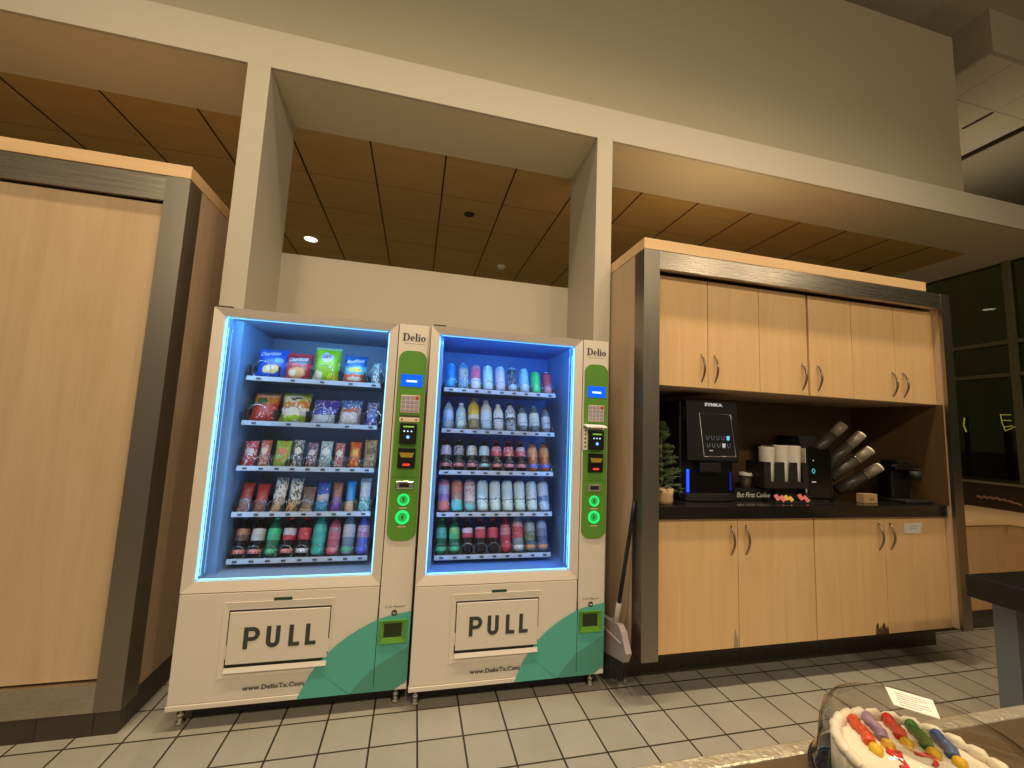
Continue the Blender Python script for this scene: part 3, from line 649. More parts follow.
# bottles
cola = mat('cola', (.010, .006, .006), .18, spec=.25); clear = mat('clear_drink', (.30, .42, .48), .15); capk = mat('cap_black', (.02, .02, .025), .4); capr = mat('cap_red', (.45, .02, .02), .4); capw = mat('cap_white', (.7, .72, .74), .4)
capg = mat('cap_green', (.02, .3, .1), .4); capb = mat('cap_blue', (.02, .06, .4), .4); capo = mat('cap_orange', (.6, .2, .03), .4)
tealb = mat('teal_drink', (.03, .34, .28), .18); pinkb = mat('pink_drink', (.50, .10, .13), .2); orangeb = mat('orange_drink', (.42, .10, .02), .2); amber = mat('amber_drink', (.30, .2, .09), .2); grn = mat('green_drink', (.015, .13, .06), .18); redb = mat('red_drink', (.36, .02, .03), .2)
ft_p = mat('sticker_pink', (.6, .18, .18), .4); ft_g = mat('sticker_green', (.06, .45, .2), .4); ft_b = mat('sticker_blue', (.08, .12, .6), .4); ft_o = mat('sticker_orange', (.65, .25, .08), .4); ft_t = mat('sticker_teal', (.3, .6, .6), .4); ft_w = mat('sticker_white', (.6, .64, .68), .4)
def B1(shelf, k, mach, d, body, lab, cap, h, r, lr=(.38, .66), foot=None):
    ml, my = (ML1, MY1) if mach == LM else (ML2, MY2)
    m = band(*lab[0], mot=lab[1]) if lab else None
    bottle(ml+LANES[9][k], zsh[shelf]+.001, h, r, my+.243, body, m, cap, lr if lab else None, '%s, %s on %s shelf of the %s' % (d, ORD[k], SN[shelf], mach), 'bottles on the ' + G(SN[shelf], mach), foot)
wht = (.66, .66, .66)
b5 = [('dark bottle with glinting orange label', cola, ([(0, (.10, .03, .02)), (.5, (.4, .14, .05))], ((.7, .5, .3), .64)), capk, ft_p), ('dark bottle with off-white label', cola, ([(0, (.58, .52, .46)), (.6, (.66, .62, .58))], None), capk, ft_p), ('dark bottle with bright green label', grn, ([(0, (.04, .42, .20)), (.5, (.02, .55, .20))], ((.5, .7, .55), .68)), capg, ft_g), ('dark cola bottle with white and red label', cola, ([(0, (.55, .03, .05)), (.4, (.64, .6, .66))], ((.6, .05, .07), .62)), capr, ft_p), ('dark cola bottle with red label', cola, ([(0, (.55, .02, .03)), (.9, (.6, .04, .05))], ((.75, .6, .6), .66)), capr, ft_w), ('teal drink bottle', tealb, ([(0, (.03, .40, .32)), (.5, (.06, .5, .42))], None), tealb, None), ('pink drink bottle', pinkb, ([(0, (.55, .12, .15)), (.5, (.4, .16, .18))], ((.65, .4, .4), .64)), capk, ft_p), ('grey drink bottle with white label', mat('smoke', (.16, .24, .32), .2), ([(0, (.5, .5, .52)), (.4, (.58, .58, .6))], ((.5, .1, .1), .68)), capw, ft_g), ('pink and blue drink bottle', mat('violet', (.10, .12, .45), .2), ([(0, (.45, .15, .3)), (.5, (.55, .3, .42))], ((.75, .72, .75), .6)), capb, ft_b)]
hh = [.20, .20, .20, .20, .20, .215, .20, .222, .215]
for k, (d, bo, la, ca, fo) in enumerate(b5):
    B1(4, k, LM, d, bo, la, ca, hh[k], .0315 if k not in (5,) else .034, (.40, .70) if k != 5 else (.3, .8), fo)
# right machine, top shelf: tall cans
cans = [('bright blue can', [(0, (.03, .34, .66)), (.35, (.01, .22, .60)), (.8, (.02, .3, .62))], ((.5, .7, .75), .7)), ('tan and blue can', [(0, (.25, .42, .5)), (.3, (.42, .40, .30)), (.85, (.05, .3, .55))], ((.04, .26, .52), .56)), ('red and pink can with white base', [(0, (.65, .68, .70)), (.42, (.60, .10, .17)), (.85, (.62, .3, .35))], ((.7, .5, .52), .66)), ('pale sky blue can', [(0, (.5, .68, .72)), (.42, (.36, .60, .68)), (.85, (.45, .62, .68))], ((.62, .74, .76), .6)), ('pale pinkish white can', [(0, (.6, .6, .66)), (.42, (.56, .54, .62))], ((.52, .48, .56), .58)), ('black and silver can', [(0, (.30, .40, .46)), (.25, (.03, .05, .08)), (.9, (.2, .3, .36))], ((.40, .5, .56), .60)), ('light blue can', [(0, (.42, .6, .70)), (.35, (.20, .50, .68))], ((.4, .6, .7), .6)), ('vivid green can', [(0, (.04, .62, .16)), (.42, (.03, .56, .12))], ((.05, .4, .1), .66)), ('dark red can', [(0, (.5, .2, .22)), (.3, (.36, .04, .07))], ((.5, .12, .15), .64))]
for k, (d, bd, mo) in enumerate(cans):
    can(ML2+LANES[9][k], zsh[0]+.001, .164 if k < 7 else .148, .0295, MY2+.24, band(*bd, mot=mo), '%s, %s on top shelf of the %s' % (d, ORD[k], RM), 'cans on the ' + G('top', RM))
# second shelf: mixed bottles
s2 = [('clear blue water bottle', clear, ([(0, (.30, .42, .62)), (.5, (.42, .52, .68))], None), capb, .175, .030, (.15, .62)), ('silvery green bottle', mat('silvergreen', (.34, .44, .40), .2), ([(0, (.48, .55, .48)), (.5, (.30, .40, .34))], ((.6, .65, .6), .58)), capw, .165, .030, (.12, .62)), ('yellow labelled juice bottle', mat('juice', (.30, .24, .12), .2), ([(0, (.55, .5, .36)), (.25, (.62, .36, .02)), (.9, (.55, .4, .1))], None), amber, .205, .034, (.30, .80)), ('white bottle with red dots', mat('paleblue', (.40, .54, .62), .25), ([(0, (.50, .60, .66)), (.5, (.60, .66, .70))], ((.5, .06, .09), .66)), capw, .19, .034, (.30, .86)), ('white energy drink bottle', mat('milk', (.62, .64, .66), .25), ([(0, (.6, .64, .66)), (.45, (.03, .04, .05)), (.54, (.64, .66, .68))], ((.1, .14, .16), .66)), capw, .17, .031, (.1, .72)), ('white and black energy drink bottle', mat('milkgrey', (.40, .44, .48), .25), ([(0, (.32, .38, .42)), (.4, (.04, .05, .06)), (.55, (.6, .64, .68))], ((.05, .05, .07), .56)), capk, .18, .032, (.1, .72)), ('grey bottle with pale label', mat('grey', (.12, .15, .17), .2), ([(0, (.5, .56, .55)), (.6, (.42, .48, .46))], ((.65, .7, .66), .6)), capk, .17, .030, (.2, .66)), ('grey bottle with cream label', mat('grey_b', (.10, .16, .17), .2), ([(0, (.52, .56, .50)), (.6, (.60, .64, .55))], ((.3, .36, .33), .64)), mat('cap_teal', (.1, .4, .5), .4), .172, .031, (.2, .68)), ('slim grey bottle', mat('grey_c', (.16, .20, .24), .2), ([(0, (.42, .48, .50)), (.6, (.5, .55, .56))], None), capk, .168, .026, (.15, .6))]
for k, (d, bo, la, ca, h, r, lr) in enumerate(s2): B1(1, k, RM, d, bo, la, ca, h, r, lr)
# middle shelf: soda bottles
s3 = [('dark bottle with bluish white label', ([(0, (.5, .52, .62)), (.5, (.6, .6, .66))], ((.3, .14, .2), .6)), ft_p), ('dark bottle with dim silver label', ([(0, (.3, .3, .34)), (.5, (.5, .48, .5))], ((.05, .03, .03), .54)), ft_p), ('dark bottle with torn white label', ([(0, (.6, .6, .6)), (.5, (.66, .66, .66))], ((.04, .03, .03), .58)), ft_p), ('dark bottle with pale teal label', ([(0, (.42, .62, .64)), (.5, (.5, .64, .66))], ((.2, .4, .42), .64)), ft_t), ('dark cola bottle with bright pink label', ([(0, (.62, .06, .12)), (.5, (.66, .25, .30))], ((.7, .55, .58), .6)), ft_p), ('dark cola bottle with red and white label', ([(0, (.60, .05, .09)), (.5, (.6, .12, .16))], ((.72, .66, .68), .56)), ft_p), ('dark cola bottle with grey pink label', ([(0, (.55, .08, .12)), (.5, (.55, .45, .52))], ((.62, .5, .55), .6)), ft_p), ('amber soda bottle with orange and white label', ([(0, (.62, .22, .08)), (.5, (.66, .28, .08))], ((.7, .6, .55), .58)), ft_b), ('amber soda bottle with plain orange label', ([(0, (.66, .24, .07)), (.5, (.66, .3, .14))], ((.7, .5, .4), .66)), ft_b)]
for k, (d, la, fo) in enumerate(s3): B1(2, k, RM, d, cola if k < 7 else orangeb, la, capr if 3 < k < 7 else capk, .185, .0315, (.46, .78), fo)
# fourth shelf: tall cans
s4 = [('violet can with red base', [(0, (.6, .16, .14)), (.32, (.25, .16, .45)), (.55, (.42, .42, .6)), (.85, (.45, .15, .25))], None), ('orange brown can with teal base', [(0, (.10, .48, .50)), (.36, (.32, .15, .12)), (.6, (.45, .14, .08))], ((.6, .3, .25), .66)), ('white can with red print', [(0, (.12, .50, .50)), (.30, (.6, .55, .55)), (.8, (.45, .3, .3))], ((.5, .1, .12), .58)), ('pale blue white can', [(0, (.45, .64, .66)), (.36, (.02, .05, .07)), (.40, (.45, .66, .72))], ((.62, .72, .74), .6)), ('white can with dark letter loop', [(0, (.5, .66, .68)), (.36, (.03, .05, .06)), (.40, (.58, .70, .72))], ((.42, .62, .66), .6)), ('pale teal can with thin stripe', [(0, (.5, .66, .68)), (.34, (.03, .05, .06)), (.37, (.46, .66, .70)), (.7, (.55, .7, .72))], ((.56, .72, .74), .56)), ('white can with dark crescent', [(0, (.5, .68, .70)), (.36, (.03, .05, .06)), (.40, (.6, .72, .74))], ((.36, .56, .62), .62)), ('silver white can', [(0, (.45, .62, .66)), (.34, (.04, .06, .08)), (.38, (.5, .6, .66))], ((.62, .7, .72), .58)), ('silver can with blue print', [(0, (.36, .48, .62)), (.3, (.10, .20, .5)), (.5, (.5, .56, .66))], ((.6, .66, .72), .6))]
for k, (d, bd, mo) in enumerate(s4):
    can(ML2+LANES[9][k], zsh[3]+.001, .178, .0335, MY2+.24, band(*bd, mot=mo), '%s, %s on fourth shelf of the %s' % (d, ORD[k], RM), 'cans on the ' + G('fourth', RM))
# bottom shelf
s5 = [('dark green bottle with teal label', grn, ([(0, (.05, .40, .30)), (.5, (.1, .5, .4))], ((.3, .55, .5), .6)), capg, .195, .030, (.42, .72), ft_g), ('dark green bottle with bright green label', grn, ([(0, (.05, .42, .14)), (.5, (.2, .45, .12))], ((.5, .6, .3), .62)), capg, .195, .030, (.40, .72), ft_g), ('dark cola bottle with white over red label', cola, ([(0, (.58, .04, .06)), (.45, (.66, .62, .64))], ((.6, .1, .12), .66)), capk, .19, .0315, (.44, .72), None), ('dark cola bottle with red striped label', cola, ([(0, (.6, .04, .06)), (.85, (.66, .6, .6))], ((.68, .5, .5), .62)), capr, .19, .0315, (.42, .74), None), ('dark cola bottle with plain red label', cola, ([(0, (.55, .03, .05)), (.9, (.6, .1, .1))], ((.66, .4, .4), .68)), capr, .19, .0315, (.42, .72), None), ('tall red drink bottle', redb, ([(0, (.48, .03, .05)), (.55, (.6, .25, .26))], ((.5, .06, .08), .6)), capr, .212, .031, (.12, .7), None), ('grey topped drink bottle with red label', mat('greyred', (.22, .30, .33), .2), ([(0, (.60, .06, .06)), (.7, (.62, .3, .26))], ((.68, .5, .42), .64)), capw, .224, .034, (.34, .74), ft_w), ('smoky bottle with orange base mark', mat('smoke_b', (.09, .13, .14), .2), ([(0, (.16, .18, .08)), (.5, (.3, .34, .34))], ((.6, .62, .6), .64)), capk, .215, .033, (.3, .76), ft_o), ('grey blue bottle with orange base mark', mat('smoke_c', (.11, .14, .24), .2), ([(0, (.2, .22, .3)), (.5, (.34, .38, .46))], None), capw, .215, .032, (.4, .8), ft_o)]
for k, (d, bo, la, ca, h, r, lr, fo) in enumerate(s5): B1(4, k, RM, d, bo, la, ca, h, r, lr, fo)

# ------------------------------------------------------------------ tall wood cabinet on the left
lr, ly = -1.172, .12
t = thing('tall_cabinet', 'tall pale wood cabinet with steel frame left of the vending machines', 'cabinet', (-2.15, .33, 0))
x0 = -3.4
b = BM(); bx(b, lr-.02, lr-.002, ly+.115, .62, .13, 2.558); bx(b, x0, lr-.02, .60, .62, .13, 2.558); bx(b, x0, lr-.02, ly+.06, .60, 2.53, 2.556); obj('carcass', b, M['maple_side'], t)
obj('cornice', bx(BM(), x0, lr, ly, .62, 2.560, 2.625, .002), M['maple_h'], t)
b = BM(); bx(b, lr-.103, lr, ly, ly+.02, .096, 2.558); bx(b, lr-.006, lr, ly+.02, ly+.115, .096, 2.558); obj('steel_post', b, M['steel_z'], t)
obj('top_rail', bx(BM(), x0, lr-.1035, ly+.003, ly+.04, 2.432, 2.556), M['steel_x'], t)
obj('bottom_rail', bx(BM(), x0, lr-.1035, ly+.001, ly+.04, .096, .214), M['steel_x'], t)
obj('door', bx(BM(), -2.62, lr-.106, ly+.028, ly+.05, .219, 2.424, .002), M['maple_pale'], t)
obj('door', bx(BM(), x0, -2.626, ly+.028, ly+.05, .219, 2.424, .002), M['maple_pale'], t)
b = BM(); bx(b, x0, lr-.004, ly+.004, .62, 0, .094); bx(b, lr-.1, lr-.004, ly+.12, .62, .094, .128); obj('base', b, M['darktile'], t)

# ------------------------------------------------------------------ coffee cabinet on the right
cy, yd = -.127, -.060
t = thing('coffee_hutch', 'steel framed wood hutch standing behind the coffee machines', 'cabinet', (2.37, .21, 0))
b = BM(); bx(b, 1.200, 1.218, cy+.10, .55, .2245, 2.436); bx(b, 1.218, 3.53, .53, .55, .2245, 2.436); bx(b, 1.218, 3.53, cy+.05, .53, 2.405, 2.434); obj('carcass', b, M['maple_side'], t)
obj('side_lining', bx(BM(), 3.487, 3.53, -.118, .53, .2245, 2.405), M['maple_side'], t)
obj('back_panel', bx(BM(), 1.218, 3.487, .515, .529, .98, 1.675), M['walnut'], t)
obj('niche_side', bx(BM(), 3.481, 3.4865, -.09, .514, 1.0, 1.67), M['walnut'], t)
obj('cornice', bx(BM(), 1.198, 3.343, cy, .55, 2.438, 2.502, .002), M['maple_h'], t)
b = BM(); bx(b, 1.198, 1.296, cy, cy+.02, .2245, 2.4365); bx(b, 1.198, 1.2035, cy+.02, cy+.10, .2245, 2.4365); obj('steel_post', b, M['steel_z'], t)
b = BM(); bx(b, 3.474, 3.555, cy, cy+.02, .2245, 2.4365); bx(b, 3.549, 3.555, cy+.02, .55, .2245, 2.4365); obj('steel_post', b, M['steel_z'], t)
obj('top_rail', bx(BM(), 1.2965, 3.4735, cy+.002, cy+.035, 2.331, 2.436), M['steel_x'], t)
obj('toe_kick', bx(BM(), 1.24, 3.66, .14, .55, 0, .2), M['darktile'], t)
obj('base_board', bx(BM(), 1.218, 3.487, cy+.08, .53, .2005, .2135), M['gapdark'], t)
def bow_handle(x, z0, z1, y, parent):
    b = BM(); n = 12
    tube(b, [(x, y-.004-.028*math.sin(PI*k/n), z0+(z1-z0)*k/n) for k in range(n+1)], [.0035+.003*math.sin(PI*k/n) for k in range(n+1)], 8)
    return obj('handle', b, M['handle'], parent)
def cab_unit(name, label, x0, x1, z0, z1, doors, hz, group, yb=.50, chips_=()):
    t = thing(name, label, 'cabinet', ((x0+x1)/2, .21, z0), group)
    b = BM(); tk = .016
    bx(b, x0, x0+tk, yd+.021, yb, z0, z1); bx(b, x1-tk, x1, yd+.021, yb, z0, z1); bx(b, x0+tk, x1-tk, yd+.021, yb, z0, z0+tk); bx(b, x0+tk, x1-tk, yd+.021, yb, z1-tk, z1); bx(b, x0+tk, x1-tk, yb-.01, yb, z0+tk, z1-tk)
    obj('carcass', b, M['maple_side'], t)
    for (a, c, hx) in doors:
        dm = obj('door', bx(BM(), a+.0022, c-.0022, yd, yd+.019, z0+.003, z1-.003, .0015), M['maple'], t)
        bow_handle(hx, hz[0], hz[1], yd, dm)
        for (wx, ww, wh, mm) in chips_:
            if a < wx < c:
                pts = [(wx-ww/2, z0+.004), (wx+ww/2, z0+.004), (wx+ww*.42, z0+wh*.7), (wx+ww*.12, z0+wh*.45), (wx-ww*.05, z0+wh), (wx-ww*.35, z0+wh*.8)]
                obj('worn_patch', prism(BM(), pts, yd-.0008, yd+.001), mm, dm)
    return t
dk = mat('worn_dark', (.10, .05, .02), .8); gy = mat('worn_grey', (.36, .28, .17), .7)
cab_unit('wall_cabinet', 'upper wood cabinet with three doors above the coffee machine', 1.30, 2.397, 1.668, 2.325, [(1.30, 1.663, 1.617), (1.663, 2.030, 1.706), (2.030, 2.395, 2.347)], (1.705, 1.872), 'upper cabinets of the hutch')
cab_unit('wall_cabinet', 'upper wood cabinet with three doors above the cup dispenser', 2.407, 3.486, 1.668, 2.325, [(2.409, 2.758, 2.467), (2.758, 3.127, 3.090), (3.127, 3.486, 3.186)], (1.705, 1.872), 'upper cabinets of the hutch')
cab_unit('base_cabinet', 'lower wood cabinet with two doors under the coffee machine', 1.30, 2.397, .2145, .9245, [(1.30, 1.852, 1.804), (1.852, 2.396, 1.904)], (.721, .886), 'lower cabinets of the hutch', chips_=[(1.83, .03, .11, gy)])
cab_unit('base_cabinet', 'lower wood cabinet with a paper note taped to its right door', 2.399, 3.486, .2145, .9245, [(2.400, 2.955, 2.902), (2.955, 3.486, 2.996)], (.721, .886), 'lower cabinets of the hutch', chips_=[(2.92, .06, .07, dk), (2.868, .05, .075, dk)])
tag(obj('countertop', bx(BM(), 1.297, 3.4805, -.082, .514, .9255, .9985, .004), M['granite']), 'polished black stone countertop across the lower cabinets', 'countertop')
n_ = tag(obj('paper_note', prism(BM(), [(3.118, .882), (3.283, .886), (3.258, .818), (3.124, .822)], yd-.003, yd-.0008), M['white']), 'small white paper note taped on the rightmost lower door', 'note')
for k in range(2): obj('note_line', bx(BM(), 3.17, 3.23, yd-.0036, yd-.0028, .846+k*.014, .850+k*.014), M['inkline'], n_)

# ------------------------------------------------------------------ things on the coffee counter
ZT = .9995
t = thing('coffee_machine', 'tall black coffee machine with lit touch screen and blue side light', 'coffee machine', (1.775, .27, ZT))
b = BM(); bx(b, 1.582, 1.968, .10, .48, ZT, 1.612, .012); obj('body', b, M['blackgloss'], t)
b = BM(); prism_x(b, [(.10, 1.612), (.058, 1.606), (.045, 1.245), (.06, 1.232), (.10, 1.232)], 1.60, 1.962); obj('screen_door', b, M['blackgloss'], t)
b = BM()
tr = [(1.690, 1.530), (1.913, 1.530), (1.941, 1.272), (1.713, 1.268)]
def ysc(z): return .058 + (.045-.058)*(1.606-z)/(1.606-1.245) - .0015
tube(b, [(x, ysc(z), z) for x, z in tr], .0022, 6, closed=True); obj('screen_trim', b, mat('trim_silver', (.65, .62, .62), .3, 1.), t, 'thin silver outline around the screen')
ic = mat('icon_dim', (.1, .1, .12), .4, emit=(.55, .62, .75), estr=.16); icb = mat('icon_blue', (.05, .2, .3), .4, emit=(.15, .6, .9), estr=.9); icw = mat('icon_white', (.5, .5, .52), .4, emit=(.7, .7, .75), estr=.4)
for r in range(2):
    for c in range(5):
        x = 1.742+c*.0365+r*.004; z = 1.383-r*.046; yy = ysc(z)-.001
        mm = icb if (r == 0 and c == 4) else icw if (r == 1 and c == 3) else ic
        if mm is ic: tb = BM(); tube(tb, [(x-.010, yy, z+.012), (x-.008, yy, z-.008), (x, yy, z-.013), (x+.008, yy, z-.008), (x+.010, yy, z+.012)], .0016, 4)
        else: tb = prism(BM(), [(x-.012, z+.013), (x+.012, z+.013), (x+.009, z-.013), (x-.009, z-.013)], yy-.001, yy)
        obj('drink_icon', tb, mm, t)
obj('status_dots', bx(BM(), 1.752, 1.776, ysc(1.305)-.002, ysc(1.305), 1.302, 1.307), icw, t)
obj('maker_lettering', text_bm('SYMKA', .026, 1.728, 1.577, .0545, fit=.128, bold=.0012), icw, t)
led_b = mat('led_blue', (.02, .05, .4), .4, emit=(.01, .05, 1.), estr=2.6); led_d = mat('led_blue_dim', (.02, .03, .3), .4, emit=(.02, .03, .6), estr=.25)
obj('side_light', bx(BM(), 1.630, 1.643, .088, .10, 1.048, 1.185, .003), led_b, t, 'bright blue vertical light')
obj('side_light', bx(BM(), 1.938, 1.945, .088, .10, 1.06, 1.175, .002), led_d, t, 'faint violet vertical light')
obj('spout_housing', bx(BM(), 1.70, 1.85, .06, .10, 1.17, 1.231, .008), M['blackmatte'], t)
b = BM(); pts = [(1.595, .099)] + [(1.775-.175*math.cos(PI*k/12), .075-.035*math.sin(PI*k/12)) for k in range(13)] + [(1.955, .099)]
a = [b.verts.new((x, y, ZT+.005)) for x, y in pts]; c_ = [b.verts.new((x, y, ZT+.042)) for x, y in pts]
b.faces.new(a[::-1]); b.faces.new(c_)
for k in range(len(pts)): b.faces.new((a[k], a[(k+1) % len(pts)], c_[(k+1) % len(pts)], c_[k]))
bmesh.ops.recalc_face_normals(b, faces=b.faces[:]); obj('drip_tray', b, M['blackmatte'], t)
obj('door_handle', bx(BM(), 1.586, 1.590, .094, .101, 1.50, 1.56), M['chrome'], t)
# small artificial pine in a wooden pot
t = thing('tabletop_pine', 'small artificial pine in wood pot left of the coffee machine', 'plant', (1.40, .02, ZT))
b = BM(); lathe(b, [(.046, 0), (.050, .02), (.048, .05), (.052, .085)], 16, (1.412, .0, ZT)); obj('pot', b, mat('pot_wood', (.55, .36, .20), .7, var=.3, vscale=40), t)
obj('trunk', tube(BM(), [(1.405, .02, ZT+.06), (1.405, .02, 1.40)], .006, 6), mat('trunk', (.08, .05, .03), .8), t)
b = BM(); rnd = random.Random(3)
for lv in range(11):
    z = 1.075 + lv*.036; rr = .145*(1-lv/13.5)
    for k in range(9 - lv//3):
        a = 2*PI*(k/(9-lv//3)) + lv*.7 + rnd.uniform(-.2, .2); L = rr*rnd.uniform(.75, 1.05)
        tip = Vector((1.405+L*math.cos(a), .02+L*math.sin(a)*.55, z+rnd.uniform(-.01, .035))); base = Vector((1.405, .02, z-.01))
        for s in range(3, 11):
            p = base.lerp(tip, s/10)
            for q in range(7):
                dv = Vector((rnd.uniform(-1, 1), rnd.uniform(-1, 1), rnd.uniform(-.6, 1))).normalized()*.020; sd = dv.orthogonal().normalized()*.0022
                b.faces.new([b.verts.new(p+sd), b.verts.new(p-sd), b.verts.new(p+dv)])
fo = obj('foliage', b, mat('pine_green', (.07, .12, .045), .7, var=.3, vscale=60), t); fo['kind'] = 'stuff'
# cup with lid
t = thing('paper_cup', 'dark paper cup with white lid beside the coffee machine', 'cup', (2.105, .150, ZT))
obj('cup_body', lathe(BM(), [(.028, 0), (.037, .125)], 20, (2.105, .150, ZT+.022)), mat('cup_dark_paper', (.05, .032, .02), .5), t)
obj('cup_lid', lathe(BM(), [(.0405, .1255), (.0415, .133), (.037, .138), (.035, .146), (.031, .146), (.030, .142)], 20, (2.105, .150, ZT+.022)), M['white'], t)
obj('cup_stand', bx(BM(), 2.05, 2.16, .115, .20, ZT, ZT+.0215, .003), M['blackmatte'], t)
# sign
t = thing('counter_sign', 'black counter sign with white coffee slogan left of the sweetener packets', 'sign', (2.11, .10, ZT))
obj('board', bx(BM(), 1.972, 2.247, .094, .106, ZT, ZT+.075, .003), M['blackmatte'], t)
obj('sign_lettering', text_bm('But First Coffee', .043, 1.986, ZT+.020, .0925, fit=.250, slant=.25, bold=.0006), M['white'], t)
# cup organiser and its contents
t = thing('cup_organizer', 'black slotted cup organizer holding three white cup stacks', 'organizer', (2.30, .10, ZT))
b = BM(); yo = .028
for (a, c) in ((2.133, 2.183), (2.219, 2.287), (2.329, 2.387), (2.430, 2.470)): bx(b, a, c, yo, yo+.006, 1.125, 1.246)
bx(b, 2.133, 2.470, yo, yo+.006, 1.085, 1.125); obj('slotted_front', b, M['blackmatte'], t)
b = BM(); bx(b, 2.133, 2.139, yo+.006, .17, 1.085, 1.246); bx(b, 2.466, 2.470, yo+.006, .17, 1.085, 1.246); bx(b, 2.133, 2.470, .17, .176, 1.085, 1.246); bx(b, 2.139, 2.466, yo+.006, .17, 1.085, 1.090); obj('bin', b, M['blackmatte'], t)
b = BM(); prism_x(b, [(-.012, ZT), (.085, ZT), (.085, ZT+.022), (-.008, ZT+.012)], 2.175, 2.180); prism_x(b, [(-.012, ZT), (.085, ZT), (.085, 1.084), (.055, 1.084)], 2.452, 2.458); bx(b, 2.180, 2.452, -.012, .085, ZT, ZT+.005); bx(b, 2.262, 2.452, .080, .085, ZT+.005, 1.084); obj('packet_tray', b, M['blackmatte'], t)
cupw = mat('cup_white', (.90, .85, .77), .5)
for k, (cx, zt) in enumerate(((2.213, 1.338), (2.322, 1.352), (2.4165, 1.352))):
    tt = thing('cup_stack', 'white paper cup stack in the %s slot of the black organizer' % ['left', 'middle', 'right'][k], 'cups', (cx, .090, 1.0905), 'white cup stacks')
    prof = []; z = 0; h = zt-1.0905
    obj('stack_wall', lathe(BM(), [(.044, 0), (.0445, h*.5), (.0455, h-.012), (.0470, h-.009), (.0470, h-.001), (.044, h)], 24, (cx, .090, 1.0905)), cupw, tt)
    for q in range(3): obj('cup_rim', lathe(BM(), [(.0457, 0), (.0472, .002), (.0457, .004)], 24, (cx, .090, zt-.030-q*.018), cap0=False, cap1=False), cupw, tt)
pkm = {'pink sweetener packet': mat('packet_pink', (.62, .17, .17), .5, var=.3, vscale=60), 'yellow sweetener packet': mat('packet_yellow', (.60, .42, .10), .5, var=.2, vscale=60)}
for k, (x, y, z, d, w2, extra) in enumerate([(2.206, .012, 1.028, 'pink sweetener packet', .05, 'at the left of the tray'), (2.240, .006, 1.022, 'pink sweetener packet', .05, 'beside the yellow ones'), (2.275, .010, 1.027, 'yellow sweetener packet', .042, 'next to the pink ones'), (2.304, .006, 1.020, 'yellow sweetener packet', .04, 'right of its twin'), (2.385, .012, 1.030, 'pink sweetener packet', .05, 'under the right cup stack'), (2.420, .004, 1.020, 'pink sweetener packet', .055, 'at the right end of the tray')]):
    b = BM(); bx(b, -w2*.36, w2*.36, -.003, .003, -.016, .016, .001); bmesh.ops.transform(b, matrix=Matrix.Translation((x, y, z+.003)) @ Matrix.Rotation(-.5, 4, 'X') @ Matrix.Rotation(1.2+.12*(-1)**k, 4, 'Y'), verts=b.verts[:])
    pk_ = tag(obj('sweetener_packet', b, pkm[d]), d + ' ' + extra, 'packet', 'sweetener packets')
# milk cooler
t = thing('milk_cooler', 'black milk cooler with blue ring button right of the cups', 'cooler', (2.58, .25, ZT))
obj('body', bx(BM(), 2.482, 2.69, .06, .47, ZT+.008, 1.345, .010), M['blackgloss'], t)
obj('left_side_cover', prism(BM(), [(2.472, 1.03), (2.4815, ZT+.02), (2.4815, 1.340), (2.477, 1.337), (2.473, 1.318)], .05, .40), mat('cooler_cream', (.60, .52, .42), .45), t, 'cream left side cover')
obj('front_door', bx(BM(), 2.497, 2.686, .052, .0595, ZT+.02, 1.336, .003), M['blackgloss'], t)
b = BM(); arc_ring(b, 2.538, 1.194, (.013, .016), (.007, .010), .050); thick(b, 0, .001); obj('ring_button', b, mat('ring_teal', (.05, .3, .4), .4, emit=(.1, .5, .6), estr=.6), t)
obj('indicator', prism(BM(), disc_pts(2.540, 1.262, .004, 8), .0495, .0515), icw, t)
obj('latch', bx(BM(), 2.524, 2.556, .0495, .0515, 1.121, 1.127), icw, t)
obj('front_edge', bx(BM(), 2.683, 2.687, .049, .0518, 1.03, 1.30), mat('edge_grey', (.25, .22, .2), .3, 1.), t)
obj('front_foot', bx(BM(), 2.50, 2.66, .050, .059, ZT, ZT+.012), M['chrome'], t)
# slanted cup dispenser
ax = Vector((.70, -.46, .52)).normalized()
AXS = [Vector(v).normalized() for v in ((.62, -.30, .72), (.62, -.30, .70), (.66, -.32, .60), (.70, -.34, .52))]
t = thing('cup_dispenser', 'black dispenser of four slanted cup tubes right of the milk cooler', 'dispenser', (2.78, .25, ZT))
b = BM(); prism_x(b, [(.17, ZT), (.47, ZT), (.47, 1.42), (.30, 1.42)], 2.700, 2.86); obj('stand', b, M['blackmatte'], t)
tubm = mat('tube_black', (.05, .042, .034), .3); tubg = mat('tube_smoke', (.20, .17, .13), .3); rimw = mat('rim_light', (.85, .80, .68), .3)
for k, (ex, ey, ez, cup) in enumerate([(2.775, .02, 1.512, False), (2.882, -.005, 1.447, True), (2.930, -.02, 1.347, True), (3.003, -.02, 1.238, True)]):
    ax = AXS[k]; e = Vector((ex, ey, ez)); base = e - ax*.31; r = .034
    tb = obj('cup_tube', tube(BM(), [base, base+ax*.20], r, 20), tubm, t, 'slanted cup tube')
    obj('clear_sleeve', tube(BM(), [base+ax*.2005, e-ax*.012], r*.93, 20), tubg, tb)
    rg = BM(); q = base+ax*.2
    tube(rg, [q + (math.cos(2*PI*i/24)*ax.orthogonal().normalized() + math.sin(2*PI*i/24)*ax.cross(ax.orthogonal().normalized()))*r*1.02 for i in range(24)], .0028, 6, closed=True)
    obj('ring', rg, M['chrome'] if cup else tubm, tb)
    if cup:
        cap = obj('paper_cup_end', tube(BM(), [e-ax*.0118, e], r*.86, 20), rimw, tb, 'white paper cup end')
